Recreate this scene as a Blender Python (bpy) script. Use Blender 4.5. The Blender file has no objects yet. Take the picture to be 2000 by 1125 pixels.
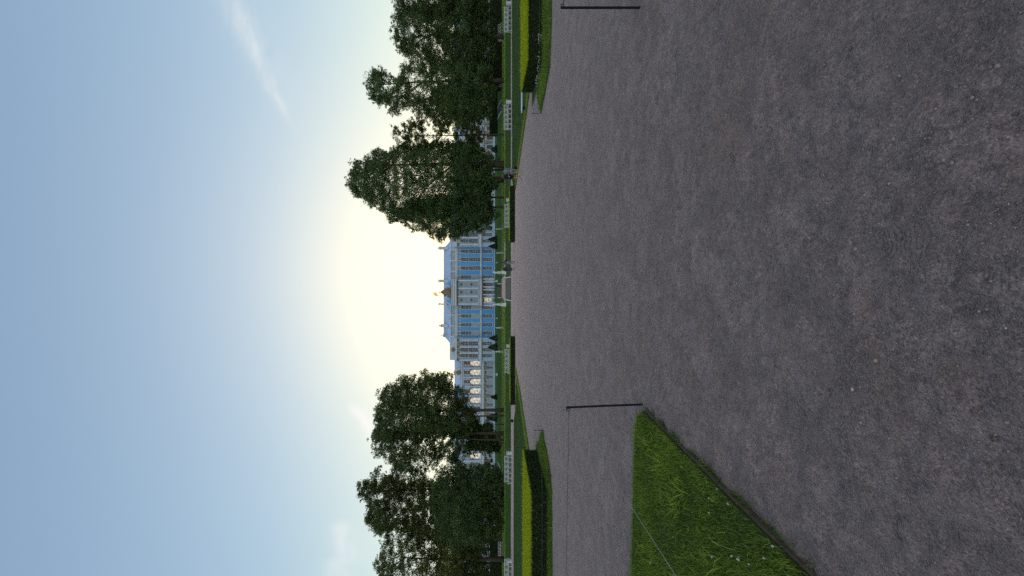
import bpy, math, random
import numpy as np
from mathutils import Matrix, Vector

S = bpy.context.scene
COL = S.collection
R = math.radians
F, CX, HOR, CAMH = 760.0, 562.5, 981.0, 1.6     # focal length and horizon of the photograph, in its own pixels
rng = np.random.default_rng(7)
random.seed(7)

# ------------------------------------------------------------------ helpers
def px(y, Y):            # picture row -> metres to the right at distance Y
    return (CX - y) * Y / F
def pz(v, Y):            # picture column -> metres above the ground at distance Y
    return CAMH - (v - HOR) * Y / F

PROF = [(-400, -.0), (60, 0), (66.6, .12), (67.2, .16), (73, 1.0), (112, 1.75), (117, 2.96), (175, 3.45), (193, 5.25), (260, 5.4), (900, 5.4)]
def gz(Y):
    for (a, za), (b, zb) in zip(PROF, PROF[1:]):
        if Y <= b:
            return za + (zb - za) * (Y - a) / (b - a)
    return PROF[-1][1]

class MB:
    """collects boxes, tubes, lathes ... for one mesh"""
    def __init__(s): s.v = []; s.f = []; s.m = []
    def add(s, vs, fs, mi=0):
        b = len(s.v); s.v += [tuple(p) for p in vs]
        s.f += [tuple(i + b for i in f) for f in fs]; s.m += [mi] * len(fs); return s
    def box(s, x0, x1, y0, y1, z0, z1, mi=0):
        return s.add([(x0,y0,z0),(x1,y0,z0),(x1,y1,z0),(x0,y1,z0),(x0,y0,z1),(x1,y0,z1),(x1,y1,z1),(x0,y1,z1)],
                     [(0,3,2,1),(4,5,6,7),(0,1,5,4),(1,2,6,5),(2,3,7,6),(3,0,4,7)], mi)
    def frustum(s, x, y, z0, z1, a0, a1, b0=None, b1=None, mi=0):
        b0 = a0 if b0 is None else b0; b1 = a1 if b1 is None else b1
        return s.add([(x-a0,y-b0,z0),(x+a0,y-b0,z0),(x+a0,y+b0,z0),(x-a0,y+b0,z0),(x-a1,y-b1,z1),(x+a1,y-b1,z1),(x+a1,y+b1,z1),(x-a1,y+b1,z1)],
                     [(0,3,2,1),(4,5,6,7),(0,1,5,4),(1,2,6,5),(2,3,7,6),(3,0,4,7)], mi)
    def tube(s, pts, rad, n=8, mi=0, cap=True):
        pts = [Vector(p) for p in pts]
        if not hasattr(rad, '__len__'): rad = [rad] * len(pts)
        rings = []
        for i, p in enumerate(pts):
            t = (pts[min(i+1, len(pts)-1)] - pts[max(i-1, 0)]).normalized()
            a = t.cross(Vector((0,1,0)) if abs(t.y) < .9 else Vector((1,0,0))).normalized(); c = t.cross(a)
            rings.append([p + (a*math.cos(k*2*math.pi/n) + c*math.sin(k*2*math.pi/n))*rad[i] for k in range(n)])
        fs = [(i*n+k, i*n+(k+1) % n, (i+1)*n+(k+1) % n, (i+1)*n+k) for i in range(len(pts)-1) for k in range(n)]
        if cap: fs += [tuple(range(n))[::-1], tuple(range((len(pts)-1)*n, len(pts)*n))]
        return s.add([q for r in rings for q in r], fs, mi)
    def lathe(s, x, y, prof, n=12, mi=0, sy=1.0):
        vs = [(x + r*math.cos(k*2*math.pi/n), y + sy*r*math.sin(k*2*math.pi/n), z) for r, z in prof for k in range(n)]
        fs = [(i*n+k, i*n+(k+1) % n, (i+1)*n+(k+1) % n, (i+1)*n+k) for i in range(len(prof)-1) for k in range(n)]
        fs += [tuple(range(n))[::-1], tuple(range((len(prof)-1)*n, len(prof)*n))]
        return s.add(vs, fs, mi)
    def prism(s, poly, z0, z1, mi=0):
        n = len(poly)
        vs = [(x, y, z0) for x, y in poly] + [(x, y, z1) for x, y in poly]
        return s.add(vs, [tuple(range(n))[::-1], tuple(range(n, 2*n))] + [(i, (i+1) % n, n+(i+1) % n, n+i) for i in range(n)], mi)
    def prism_y(s, poly, y0, y1, mi=0):          # polygon in x,z pushed along y
        n = len(poly)
        vs = [(x, y0, z) for x, z in poly] + [(x, y1, z) for x, z in poly]
        return s.add(vs, [tuple(range(n)), tuple(range(n, 2*n))[::-1]] + [(i, n+i, n+(i+1) % n, (i+1) % n) for i in range(n)], mi)
    def blob(s, c, r, mi=0, jit=0.0, n=8, m=6):
        vs = []
        for i in range(m+1):
            th = math.pi*i/m
            for k in range(n):
                j = 1 + random.uniform(-jit, jit)
                vs.append((c[0]+r[0]*j*math.sin(th)*math.cos(k*2*math.pi/n), c[1]+r[1]*j*math.sin(th)*math.sin(k*2*math.pi/n), c[2]-r[2]*j*math.cos(th)))
        return s.add(vs, [(i*n+k, i*n+(k+1) % n, (i+1)*n+(k+1) % n, (i+1)*n+k) for i in range(m) for k in range(n)], mi)
    def build(s, name, mats, parent=None, smooth=False):
        me = bpy.data.meshes.new(name); me.from_pydata(s.v, [], s.f); me.validate()
        if not isinstance(mats, (list, tuple)): mats = [mats]
        for m in mats: me.materials.append(m)
        if len(mats) > 1 and len(me.polygons) == len(s.m): me.polygons.foreach_set('material_index', s.m)
        if smooth: me.polygons.foreach_set('use_smooth', [True]*len(me.polygons))
        me.update()
        return link(name, me, parent)

def link(name, me, parent=None, loc=None):
    o = bpy.data.objects.new(name, me); COL.objects.link(o)
    if parent is not None: o.parent = parent
    if loc is not None: o.location = loc
    return o
def tag(o, label=None, cat=None, group=None, kind=None):
    if label: o['label'] = label
    if cat: o['category'] = cat
    if group: o['group'] = group
    if kind: o['kind'] = kind
    return o
def thing(name, loc, label, cat, group=None, rz=0.0):
    o = bpy.data.objects.new(name, None); COL.objects.link(o); o.empty_display_size = .2
    o.location = loc; o.rotation_euler = (0, 0, rz); return tag(o, label, cat, group)
def dup(root, loc, rz=None, label=None, group=None, scale=None):
    r = root.copy(); COL.objects.link(r); r.location = loc
    if rz is not None: r.rotation_euler = (0, 0, rz)
    if scale: r.scale = (scale,)*3
    if label: r['label'] = label
    if group: r['group'] = group
    for ch in root.children:
        c = ch.copy(); COL.objects.link(c); c.parent = r
        for g in ch.children:
            d = g.copy(); COL.objects.link(d); d.parent = c
    return r
def mesh_np(name, verts, faces, mats, parent=None, attrs=None, smooth=False):
    """verts (n,3), faces (m,k) with constant k; attrs: {name: per-face floats}"""
    me = bpy.data.meshes.new(name); n, (m, k) = len(verts), faces.shape
    me.vertices.add(n); me.vertices.foreach_set('co', np.ascontiguousarray(verts, np.float32).ravel())
    me.loops.add(m*k); me.loops.foreach_set('vertex_index', np.ascontiguousarray(faces, np.int32).ravel())
    me.polygons.add(m); me.polygons.foreach_set('loop_start', np.arange(0, m*k, k, dtype=np.int32))
    try: me.polygons.foreach_set('loop_total', np.full(m, k, np.int32))
    except Exception: pass
    if smooth: me.polygons.foreach_set('use_smooth', np.ones(m, bool))
    for a, vals in (attrs or {}).items():
        at = me.attributes.new(a, 'FLOAT', 'FACE'); at.data.foreach_set('value', np.ascontiguousarray(vals, np.float32))
    for mt in (mats if isinstance(mats, (list, tuple)) else [mats]): me.materials.append(mt)
    me.update(calc_edges=True); me.validate()
    return link(name, me, parent)

# ------------------------------------------------------------------ materials
def mat(name, col, rough=.7, metal=0.0, spec=.5):
    m = bpy.data.materials.new(name); m.use_nodes = True
    b = m.node_tree.nodes['Principled BSDF']
    b.inputs['Base Color'].default_value = (*col, 1); b.inputs['Roughness'].default_value = rough
    b.inputs['Metallic'].default_value = metal; b.inputs['Specular IOR Level'].default_value = spec
    return m
def nd(m, t, **kw):
    n = m.node_tree.nodes.new(t)
    for k, v in kw.items():
        if k in n.inputs: n.inputs[k].default_value = v
        else: setattr(n, k, v)
    return n
def lk(m, a, b): m.node_tree.links.new(a, b)
def ramp(m, fac, stops):
    r = nd(m, 'ShaderNodeValToRGB'); e = r.color_ramp.elements
    while len(e) < len(stops): e.new(.5)
    for x, (p, c) in zip(e, stops): x.position = p; x.color = (*c, 1)
    lk(m, fac, r.inputs[0]); return r.outputs[0]
def noise(m, vec, scale, detail=4, rough=.6, dist=0.0):
    n = nd(m, 'ShaderNodeTexNoise'); n.inputs['Scale'].default_value = scale; n.inputs['Detail'].default_value = detail
    n.inputs['Roughness'].default_value = rough; n.inputs['Distortion'].default_value = dist
    lk(m, vec, n.inputs['Vector']); return n.outputs[0]
def mixc(m, fac, a, b, mode='MIX'):
    n = nd(m, 'ShaderNodeMix'); n.data_type = 'RGBA'; n.blend_type = mode
    for sock, val in ((n.inputs[0], fac), (n.inputs[6], a), (n.inputs[7], b)):
        if hasattr(val, 'is_linked'): lk(m, val, sock)
        elif isinstance(val, (int, float)): sock.default_value = val
        else: sock.default_value = (*val, 1)
    return n.outputs[2]
def mth(m, op, a, b=None, c=None, clamp=False):
    n = nd(m, 'ShaderNodeMath', operation=op); n.use_clamp = clamp
    for i, v in enumerate((a, b, c)):
        if v is None: continue
        if hasattr(v, 'is_linked'): lk(m, v, n.inputs[i])
        else: n.inputs[i].default_value = v
    return n.outputs[0]
def mottled(name, c1, c2, scale, rough=.8, bump=.0, bscale=None, dist=.02, metal=0.0):
    m = mat(name, c1, rough, metal); b = m.node_tree.nodes['Principled BSDF']
    tc = nd(m, 'ShaderNodeTexCoord').outputs['Object']
    lk(m, ramp(m, noise(m, tc, scale, 6), [(.3, c1), (.7, c2)]), b.inputs['Base Color'])
    if rough >= .95: b.inputs['Specular IOR Level'].default_value = .08
    if bump:
        bp = nd(m, 'ShaderNodeBump'); bp.inputs['Strength'].default_value = bump; bp.inputs['Distance'].default_value = dist
        lk(m, noise(m, tc, bscale or scale*3, 6), bp.inputs['Height']); lk(m, bp.outputs[0], b.inputs['Normal'])
    return m

def leaf_mat(name, stops, transl=.4, tint=(1.25, 1.15, .5), gloss=.025):
    """one foliage material: per-leaf attribute 'rnd' picks the leaf colour, part of the light goes through the leaf"""
    m = bpy.data.materials.new(name); m.use_nodes = True; t = m.node_tree
    t.nodes.remove(t.nodes['Principled BSDF']); out = t.nodes['Material Output']
    at = nd(m, 'ShaderNodeAttribute'); at.attribute_name = 'rnd'
    c = ramp(m, at.outputs['Fac'], stops)
    d = nd(m, 'ShaderNodeBsdfDiffuse'); lk(m, c, d.inputs[0])
    tr = nd(m, 'ShaderNodeBsdfTranslucent'); lk(m, mixc(m, 1.0, c, tint, 'MULTIPLY'), tr.inputs[0])
    mx = nd(m, 'ShaderNodeMixShader'); mx.inputs[0].default_value = transl
    lk(m, d.outputs[0], mx.inputs[1]); lk(m, tr.outputs[0], mx.inputs[2])
    g = nd(m, 'ShaderNodeBsdfGlossy'); g.inputs['Roughness'].default_value = .45
    mg = nd(m, 'ShaderNodeMixShader'); mg.inputs[0].default_value = gloss
    lk(m, mx.outputs[0], mg.inputs[1]); lk(m, g.outputs[0], mg.inputs[2]); lk(m, mg.outputs[0], out.inputs[0])
    return m

def gravel_mat():
    m = mat('gravel', (.2,.19,.19), .86, 0, .5); b = m.node_tree.nodes['Principled BSDF']
    b.inputs['Sheen Weight'].default_value = .40; b.inputs['Sheen Roughness'].default_value = .45; b.inputs['Sheen Tint'].default_value = (1,.78,.74,1)
    tc = nd(m, 'ShaderNodeTexCoord').outputs['Object']
    big = noise(m, tc, .55, 5, .62, .4); mid = noise(m, tc, 2.6, 6, .68, .3); sm = noise(m, tc, 16, 5, .7)
    base = ramp(m, big, [(.30, (.218,.147,.136)), (.52, (.255,.177,.166)), (.72, (.292,.205,.192))])
    base = mixc(m, mth(m, 'MULTIPLY', ramp(m, noise(m, tc, 1.15, 4, .6, .8), [(.51, (0,0,0)), (.63, (1,1,1))]), .60), base, (.160,.090,.052))
    base = mixc(m, mth(m, 'MULTIPLY', ramp(m, mid, [(.42, (1,1,1)), (.55, (0,0,0))]), .66), base, (.098,.062,.049))
    # trodden smooth patches between the loose stones: there the dark gaps and pale grains thin out
    loose = ramp(m, noise(m, tc, 3.4, 6, .72, .5), [(.40, (.25,.25,.25)), (.56, (1,1,1))])
    def dark(sc, lo, hi, amt, col, base, det=5):
        return mixc(m, mth(m, 'MULTIPLY', mth(m, 'MULTIPLY', ramp(m, noise(m, tc, sc, det, .76, .3), [(lo, (1,1,1)), (hi, (0,0,0))]), amt), loose), base, col)
    base = dark(6.5, .38, .50, .75, (.070,.045,.036), base)
    base = dark(17, .40, .49, .75, (.058,.038,.031), base)
    base = dark(42, .42, .48, .80, (.040,.027,.022), base, 3)
    base = mixc(m, mth(m, 'MULTIPLY', mth(m, 'MULTIPLY', ramp(m, noise(m, tc, 61, 3, .7), [(.54, (0,0,0)), (.62, (1,1,1))]), .30), loose), base, (.46,.33,.285))
    vo = nd(m, 'ShaderNodeTexVoronoi'); vo.inputs['Scale'].default_value = 165; lk(m, tc, vo.inputs['Vector'])
    sp = nd(m, 'ShaderNodeSeparateColor'); lk(m, vo.outputs['Color'], sp.inputs[0])
    stone = ramp(m, sp.outputs[0], [(0, (.42,.40,.40)), (.5, (.92,.90,.90)), (.88, (1.22,1.20,1.18)), (.99, (1.7,1.65,1.6))])
    base = mixc(m, 1.0, base, stone, 'MULTIPLY')
    lk(m, base, b.inputs['Base Color'])
    vh = mth(m, 'MULTIPLY', vo.outputs['Distance'], -1.0)
    h = mth(m, 'ADD', mth(m, 'MULTIPLY', vh, .55), mth(m, 'MULTIPLY', noise(m, tc, 42, 6, .75), 1.3))
    h = mth(m, 'ADD', h, mth(m, 'MULTIPLY', noise(m, tc, 7, 5, .7), 2.2))
    def print_(cx, cy, ry):                       # scuffed sole print: ring-like ridges pressed into the gravel
        q = nd(m, 'ShaderNodeVectorMath', operation='SUBTRACT'); lk(m, tc, q.inputs[0]); q.inputs[1].default_value = (cx, cy, 0)
        e = nd(m, 'ShaderNodeVectorMath', operation='MULTIPLY'); lk(m, q.outputs[0], e.inputs[0]); e.inputs[1].default_value = (1/.075, 1/ry, 0)
        ln = nd(m, 'ShaderNodeVectorMath', operation='LENGTH'); lk(m, e.outputs[0], ln.inputs[0])
        q2 = nd(m, 'ShaderNodeVectorMath', operation='SUBTRACT'); lk(m, tc, q2.inputs[0]); q2.inputs[1].default_value = (cx, cy + .11, 0)
        l2 = nd(m, 'ShaderNodeVectorMath', operation='LENGTH'); lk(m, q2.outputs[0], l2.inputs[0])
        sn = mth(m, 'SINE', mth(m, 'MULTIPLY', l2.outputs['Value'], 2*math.pi/.021))
        return mth(m, 'MULTIPLY', sn, mth(m, 'MULTIPLY', mth(m, 'SUBTRACT', 1.15, ln.outputs['Value']), 3.0, clamp=True))
    h = mth(m, 'ADD', h, mth(m, 'MULTIPLY', mth(m, 'ADD', print_(.19, 1.56, .15), print_(.02, 1.20, .12)), .28))
    bp = nd(m, 'ShaderNodeBump'); bp.inputs['Strength'].default_value = .95; bp.inputs['Distance'].default_value = .026
    lk(m, h, bp.inputs['Height']); lk(m, bp.outputs[0], b.inputs['Normal'])
    return m

M = {}
M['gravel'] = gravel_mat()
M['lawn'] = mottled('lawn', (.030,.060,.018), (.050,.092,.026), 2.2, .95, .8, 60, .03)
M['meadow'] = mottled('meadow', (.032,.070,.018), (.054,.104,.026), .6, .95, .6, 25, .05)
M['soil'] = mottled('soil', (.020,.030,.010), (.036,.048,.014), 9, .95, .8, 50, .02)
M['grass'] = leaf_mat('grass_blades', [(0,(.050,.086,.014)), (.55,(.118,.190,.030)), (.93,(.215,.295,.044)), (1,(.25,.25,.09))], .5, (1.3,1.2,.4), .015)
M['turf'] = leaf_mat('mown_turf', [(0,(.022,.046,.014)), (.55,(.048,.088,.026)), (1,(.095,.15,.040))], .45, (1.2,1.15,.6), .015)
M['hedge'] = leaf_mat('hedge_leaves', [(0,(.010,.028,.008)), (.7,(.030,.060,.013)), (1,(.075,.11,.016))], .42, (1.5,1.35,.35), .025)
M['shoots'] = leaf_mat('backlit_fresh_shoots', [(0,(.19,.25,.014)), (1,(.36,.40,.022))], .58, (1.3,1.2,.4), .01)  # fresh growth, brightened past its own tone: backlight painted into the colour
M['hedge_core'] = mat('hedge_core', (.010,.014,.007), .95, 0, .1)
M['linden'] = leaf_mat('linden_leaves', [(0,(.022,.044,.016)), (.6,(.050,.086,.028)), (1,(.095,.135,.040))], .28)
M['oak'] = leaf_mat('oak_leaves', [(0,(.024,.050,.019)), (.6,(.055,.098,.034)), (1,(.110,.155,.050))], .28)
M['maple'] = leaf_mat('maple_leaves', [(0,(.022,.038,.011)), (.55,(.050,.076,.017)), (1,(.125,.135,.024))], .46)
M['yew'] = leaf_mat('yew_needles', [(0,(.013,.030,.012)), (1,(.036,.060,.022))], .12)
M['bark'] = mottled('bark', (.030,.026,.023), (.070,.060,.052), 5, .95, .9, 14, .05)
M['petal'] = mat('clover_petal', (.44,.40,.40), .9)
M['stalk'] = mat('stalk', (.06,.12,.03), .8)
M['steel'] = mat('black_painted_steel', (.007,.007,.008), .75, 0, .15)
M['cord'] = mat('grey_cord', (.20,.20,.205), .8)
M['darkcord'] = mat('dark_cord', (.05,.05,.055), .8)
M['plank'] = mottled('edging_board', (.026,.018,.012), (.062,.044,.030), 14, .9, .6, 60, .006)
M['stone'] = [mottled('pebble_%d' % i, c, tuple(x*.7 for x in c), 30, .75) for i, c in enumerate([(.11,.074,.062), (.19,.132,.112), (.28,.205,.18), (.42,.34,.28)])]
M['white'] = mottled('white_paint', (.29,.33,.38), (.37,.41,.455), 3, .55)
M['marble'] = mottled('white_marble', (.33,.37,.40), (.50,.53,.55), 4, .6, .3, 20, .02)
M['greystone'] = mottled('grey_pedestal_stone', (.15,.15,.15), (.25,.25,.25), 6, .85)
M['blue'] = mottled('azure_plaster', (.062,.24,.51), (.076,.27,.56), .5, .8)
M['paleblue'] = mottled('pale_blue_plaster', (.25,.355,.48), (.30,.40,.52), .5, .8)
M['trim'] = mottled('white_plaster', (.34,.385,.475), (.42,.465,.545), .7, .75)
M['gold'] = mottled('tarnished_gilding', (.10,.080,.058), (.185,.142,.095), 3, .75)
M['bronze'] = mottled('brown_atlas_plaster', (.15,.10,.065), (.27,.19,.12), 3, .75)
M['roof'] = mottled('blue_grey_roof_metal', (.26,.36,.54), (.33,.43,.60), .8, .5)
M['pane'] = mat('window_glass', (.040,.050,.060), .22, 0, .22)
M['curtain'] = mottled('pale_curtain_glass', (.17,.22,.265), (.24,.295,.335), 2, .5)
M['step'] = mottled('step_tread', (.19,.185,.18), (.27,.26,.25), 4, .85)
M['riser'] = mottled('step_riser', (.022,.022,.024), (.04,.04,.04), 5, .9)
M['bluewood'] = mottled('pale_blue_seat', (.38,.48,.60), (.46,.55,.66), 3, .5)  # even pale blue tone for the long bench seat
M['bluestone'] = mottled('blue_grey_paving', (.20,.26,.33), (.27,.33,.40), 3, .7)
M['flag'] = leaf_mat('flag_cloth', [(0,(.62,.45,.28)), (1,(.62,.45,.28))], .6, (1.2,1,.8), .0)
lit = bpy.data.materials.new('skyglow_window'); lit.use_nodes = True
_b = lit.node_tree.nodes['Principled BSDF']; _b.inputs['Base Color'].default_value = (.3,.3,.3,1)
_tc = nd(lit, 'ShaderNodeTexCoord').outputs['Object']
lk(lit, ramp(lit, noise(lit, _tc, .9, 3), [(.40, (.10,.085,.07)), (.52, (.75,.60,.40)), (.68, (1,.92,.78))]), _b.inputs['Emission Color'])
_b.inputs['Emission Strength'].default_value = .80  # skylight seen through the rooms, painted as glowing panes; no lamps inside
M['lit'] = lit

# ------------------------------------------------------------------ camera, sky, sun
SUN_EL, SUN_AZ = R(7.7), R(2.3)
cd = bpy.data.cameras.new('camera'); cam = bpy.data.objects.new('camera', cd); COL.objects.link(cam); S.camera = cam
cd.sensor_width = 36; cd.lens = F/2000*36; cd.shift_x = (1000 - HOR)/2000; cd.clip_start = .05; cd.clip_end = 6000
cam.matrix_world = Matrix(((0,1,0,0), (0,0,-1,0), (-1,0,0,CAMH), (0,0,0,1)))   # held upright: the picture lies on its side

w = bpy.data.worlds.new('World'); S.world = w; w.use_nodes = True
bg = w.node_tree.nodes['Background']; bg.inputs[1].default_value = .1
sky = nd(w, 'ShaderNodeTexSky'); sky.sky_type = 'NISHITA'; sky.sun_disc = False
sky.sun_elevation = SUN_EL; sky.sun_rotation = SUN_AZ
sky.air_density = 1.0; sky.dust_density = .7; sky.ozone_density = 1.2
sc_ = nd(w, 'ShaderNodeVectorMath', operation='SCALE'); sc_.inputs['Scale'].default_value = .10; lk(w, sky.outputs[0], sc_.inputs[0])
sep = nd(w, 'ShaderNodeSeparateXYZ'); lk(w, sc_.outputs[0], sep.inputs[0])
chan = []
for i in range(3):                                   # film-like shoulder: the bright half of the sky is compressed, the glow round the sun still clips
    x_ = mth(w, 'MULTIPLY', mth(w, 'POWER', sep.outputs[i], .76), (1.71, 1.845, 2.30)[i])
    soft = mth(w, 'MULTIPLY', mth(w, 'DIVIDE', x_, mth(w, 'POWER', mth(w, 'ADD', mth(w, 'POWER', x_, 3.0), 1.0), .3333)), (1.04, 1.05, .955)[i])
    chan.append(mth(w, 'ADD', soft, mth(w, 'MULTIPLY', mth(w, 'POWER', mth(w, 'MINIMUM', x_, 8.0), 2.0), (.045, .04, .012)[i])))
cmb = nd(w, 'ShaderNodeCombineXYZ')
for i in range(3): lk(w, chan[i], cmb.inputs[i])
# thin high cloud: streaks laid out by direction in the sky
gen = nd(w, 'ShaderNodeTexCoord').outputs['Generated']
ds = nd(w, 'ShaderNodeSeparateXYZ'); lk(w, gen, ds.inputs[0])
yy = mth(w, 'MAXIMUM', ds.outputs[1], .05)
tx, tz = mth(w, 'DIVIDE', ds.outputs[0], yy), mth(w, 'DIVIDE', ds.outputs[2], yy)
pv = nd(w, 'ShaderNodeCombineXYZ'); lk(w, tx, pv.inputs[0]); lk(w, tz, pv.inputs[1])
def streak(A, B, w0, w1, amp, bend=0.0):
    dx, dz = B[0]-A[0], B[1]-A[1]; L = math.hypot(dx, dz); dx /= L; dz /= L
    a = mth(w, 'SUBTRACT', tx, A[0]); b = mth(w, 'SUBTRACT', tz, A[1])
    t = mth(w, 'DIVIDE', mth(w, 'ADD', mth(w, 'MULTIPLY', a, dx), mth(w, 'MULTIPLY', b, dz)), L)
    d = mth(w, 'SUBTRACT', mth(w, 'MULTIPLY', a, -dz), mth(w, 'MULTIPLY', b, -dx))
    d = mth(w, 'ADD', d, mth(w, 'MULTIPLY', mth(w, 'SUBTRACT', noise(w, pv.outputs[0], 5, 3), .5), .05 + bend))
    wd = mth(w, 'MAXIMUM', mth(w, 'ADD', mth(w, 'MULTIPLY', t, w1 - w0), w0), .004)
    g = mth(w, 'EXPONENT', mth(w, 'MULTIPLY', mth(w, 'POWER', mth(w, 'ABSOLUTE', mth(w, 'DIVIDE', d, wd)), 2.0), -1.0))
    e0 = mth(w, 'MULTIPLY', mth(w, 'ADD', t, .12), 4.0, clamp=True); e1 = mth(w, 'MULTIPLY', mth(w, 'SUBTRACT', 1.25, t), 2.0, clamp=True)
    return mth(w, 'MULTIPLY', mth(w, 'MULTIPLY', g, mth(w, 'MULTIPLY', e0, e1)), amp)
sv = nd(w, 'ShaderNodeVectorMath', operation='MULTIPLY'); lk(w, pv.outputs[0], sv.inputs[0]); sv.inputs[1].default_value = (9, 22, 1)
tex = ramp(w, noise(w, sv.outputs[0], 1.0, 6, .62, .6), [(.3, (.25,.25,.25)), (.75, (1,1,1))])
mask = streak((.425,.545), (.76,.71), .009, .030, .40)
for args in (((.45,.52), (.80,.72), .04, .09, .12), ((-.303,.388), (-.375,.320), .010, .024, 1.7, .03), ((-.60,.415), (-.70,.40), .025, .03, 0.5, .06), ((-.70,.44), (-.80,.42), .03, .03, .45, .06)):
    mask = mth(w, 'ADD', mask, streak(*args))
mask = mth(w, 'MULTIPLY', mask, tex, clamp=True)
# added fill light: the unseen sky overhead and behind the camera is brightened and warmed
bk = mth(w, 'MULTIPLY', mth(w, 'SUBTRACT', .42, ds.outputs[1]), 1.25, clamp=True)
lift = mixc(w, bk, (1,1,1), (2.75,2.25,1.95))
low = mth(w, 'MULTIPLY', mth(w, 'SUBTRACT', .60, tz), 2.2, clamp=True)       # yellowish air low over the horizon
skyb = mixc(w, 1.0, mixc(w, low, cmb.outputs[0], mixc(w, 1.0, cmb.outputs[0], (1.12,1.06,.94), 'MULTIPLY')), lift, 'MULTIPLY')
skyc = mixc(w, mask, skyb, (.97,.96,.92), 'LIGHTEN')
fin = nd(w, 'ShaderNodeVectorMath', operation='SCALE'); fin.inputs['Scale'].default_value = 10.0; lk(w, skyc, fin.inputs[0])
lk(w, fin.outputs[0], bg.inputs[0])

sl = bpy.data.lights.new('sun', 'SUN'); sl.energy = 3.2; sl.angle = R(.5); sl.color = (1, .86, .64)
so = bpy.data.objects.new('sun', sl); COL.objects.link(so)
so.rotation_euler = Vector((-math.sin(SUN_AZ)*math.cos(SUN_EL), -math.cos(SUN_AZ)*math.cos(SUN_EL), -math.sin(SUN_EL))).to_track_quat('-Z', 'Y').to_euler()
S.view_settings.view_transform = 'Standard'; S.view_settings.look = 'None'; S.view_settings.exposure = 0
S.render.engine = 'CYCLES'; S.cycles.max_bounces = 6; S.cycles.diffuse_bounces = 3; S.cycles.transmission_bounces = 4; S.cycles.sample_clamp_indirect = 4; S.cycles.use_denoising = False

# ------------------------------------------------------------------ ground
g = MB(); g.add([(-2500,-600,-.08),(2500,-600,-.08),(2500,4000,-.08),(-2500,4000,-.08)], [(0,1,2,3)])
tag(g.build('ground', M['meadow']), kind='structure')

# gravel avenue: a fine grid near the camera (real unevenness), coarser beyond
def rough_h(x, y):
    h = np.zeros_like(x)
    r2 = np.random.default_rng(3)
    for lam, amp in ((1.7,.007), (.8,.007), (.37,.0065), (.17,.0055), (.09,.0035), (.05,.002)):
        for _ in range(7):
            a = r2.uniform(0, 2*math.pi); k = 2*math.pi/lam*r2.uniform(.75, 1.3); p = r2.uniform(0, 6.28)
            h += amp/2.6*np.sin(k*(x*math.cos(a) + y*math.sin(a)) + p + 1.3*np.sin(.7*k*(x*math.sin(a) - y*math.cos(a))))
    return h
xs = np.concatenate([np.linspace(-60,-8,14)[:-1], np.linspace(-8,-4,60)[:-1], np.linspace(-4,4,400)[:-1], np.linspace(4,8,60)[:-1], np.linspace(8,60,14)])
ys = np.concatenate([np.linspace(-20,.6,12)[:-1], np.linspace(.6,5.6,290)[:-1], 5.6*(60/5.6)**np.linspace(0,1,170)[:-1], np.linspace(60,66.75,8)])
GX, GY = np.meshgrid(xs, ys)
GZ = rough_h(GX, GY) * np.clip((16 - GY)/12, .5, 1)
GZ += np.where(GY > 60, .12*(GY - 60)/6.6, 0)
nx, ny = len(xs), len(ys)
idx = np.arange(nx*ny).reshape(ny, nx)
fc = np.stack([idx[:-1,:-1], idx[:-1,1:], idx[1:,1:], idx[1:,:-1]], -1).reshape(-1, 4)
tag(mesh_np('gravel_path', np.stack([GX, GY, GZ], -1).reshape(-1, 3), fc, M['gravel'], smooth=True), kind='structure')

# terraced garden behind: banks and terraces rising to the palace
tv, tf = [], []
tx_ = [-420,-120,-60,-30,-12,-3,3,12,30,60,120,420]
ty_ = sorted(set([66.6,67.2,68.5,70,71.5,73,74] + [80,90,100,112,113,115,117,118,130,150,175,184,193,220,260,420,900]))
for y in ty_:
    for x in tx_: tv.append((x, y, gz(y)))
n = len(tx_)
for j in range(len(ty_)-1):
    for i in range(n-1): tf.append((j*n+i, j*n+i+1, (j+1)*n+i+1, (j+1)*n+i))
tag(MB().add(tv, tf).build('terrain', M['meadow']), kind='structure')
# gravel on the terrace between the stairs
p = MB()
for (x0, x1, y0, y1) in ((-3.6, 9.0, 73.3, 80), (-2.6, 2.6, 80, 112)):
    p.add([(x0,y0,gz(y0)+.012),(x1,y0,gz(y0)+.012),(x1,y1,gz(y1)+.012),(x0,y1,gz(y1)+.012)], [(0,1,2,3)])
tag(p.build('terrace_path', M['gravel']), kind='structure')

# ------------------------------------------------------------------ lawns (slabs 3 cm thick) and their grass
def inside(poly, X, Y):
    r = np.zeros(X.shape, bool); n = len(poly)
    for i in range(n):
        (x0, y0), (x1, y1) = poly[i], poly[(i+1) % n]
        c = ((y0 > Y) != (y1 > Y)) & (X < (x1 - x0)*(Y - y0)/((y1 - y0) or 1e-9) + x0)
        r ^= c
    return r
def edge_dist(poly, X, Y):
    d = np.full(X.shape, 1e9); n = len(poly)
    for i in range(n):
        (x0, y0), (x1, y1) = poly[i], poly[(i+1) % n]
        dx, dy = x1-x0, y1-y0; t = np.clip(((X-x0)*dx + (Y-y0)*dy)/(dx*dx+dy*dy+1e-12), 0, 1)
        d = np.minimum(d, np.hypot(X-x0-t*dx, Y-y0-t*dy))
    return d
def scatter(poly, n, box=None):
    xs = [p[0] for p in poly]; ys = [p[1] for p in poly]
    x0, x1, y0, y1 = box or (min(xs), max(xs), min(ys), max(ys))
    x0, x1, y0, y1 = max(x0, min(xs)), min(x1, max(xs)), max(y0, min(ys)), min(y1, max(ys))
    out = np.zeros((0, 2))
    while len(out) < n:
        P = np.stack([rng.uniform(x0, x1, n), rng.uniform(y0, y1, n)], -1)
        P = P[inside(poly, P[:,0], P[:,1])]; out = np.concatenate([out, P])
    return out[:n]
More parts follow.
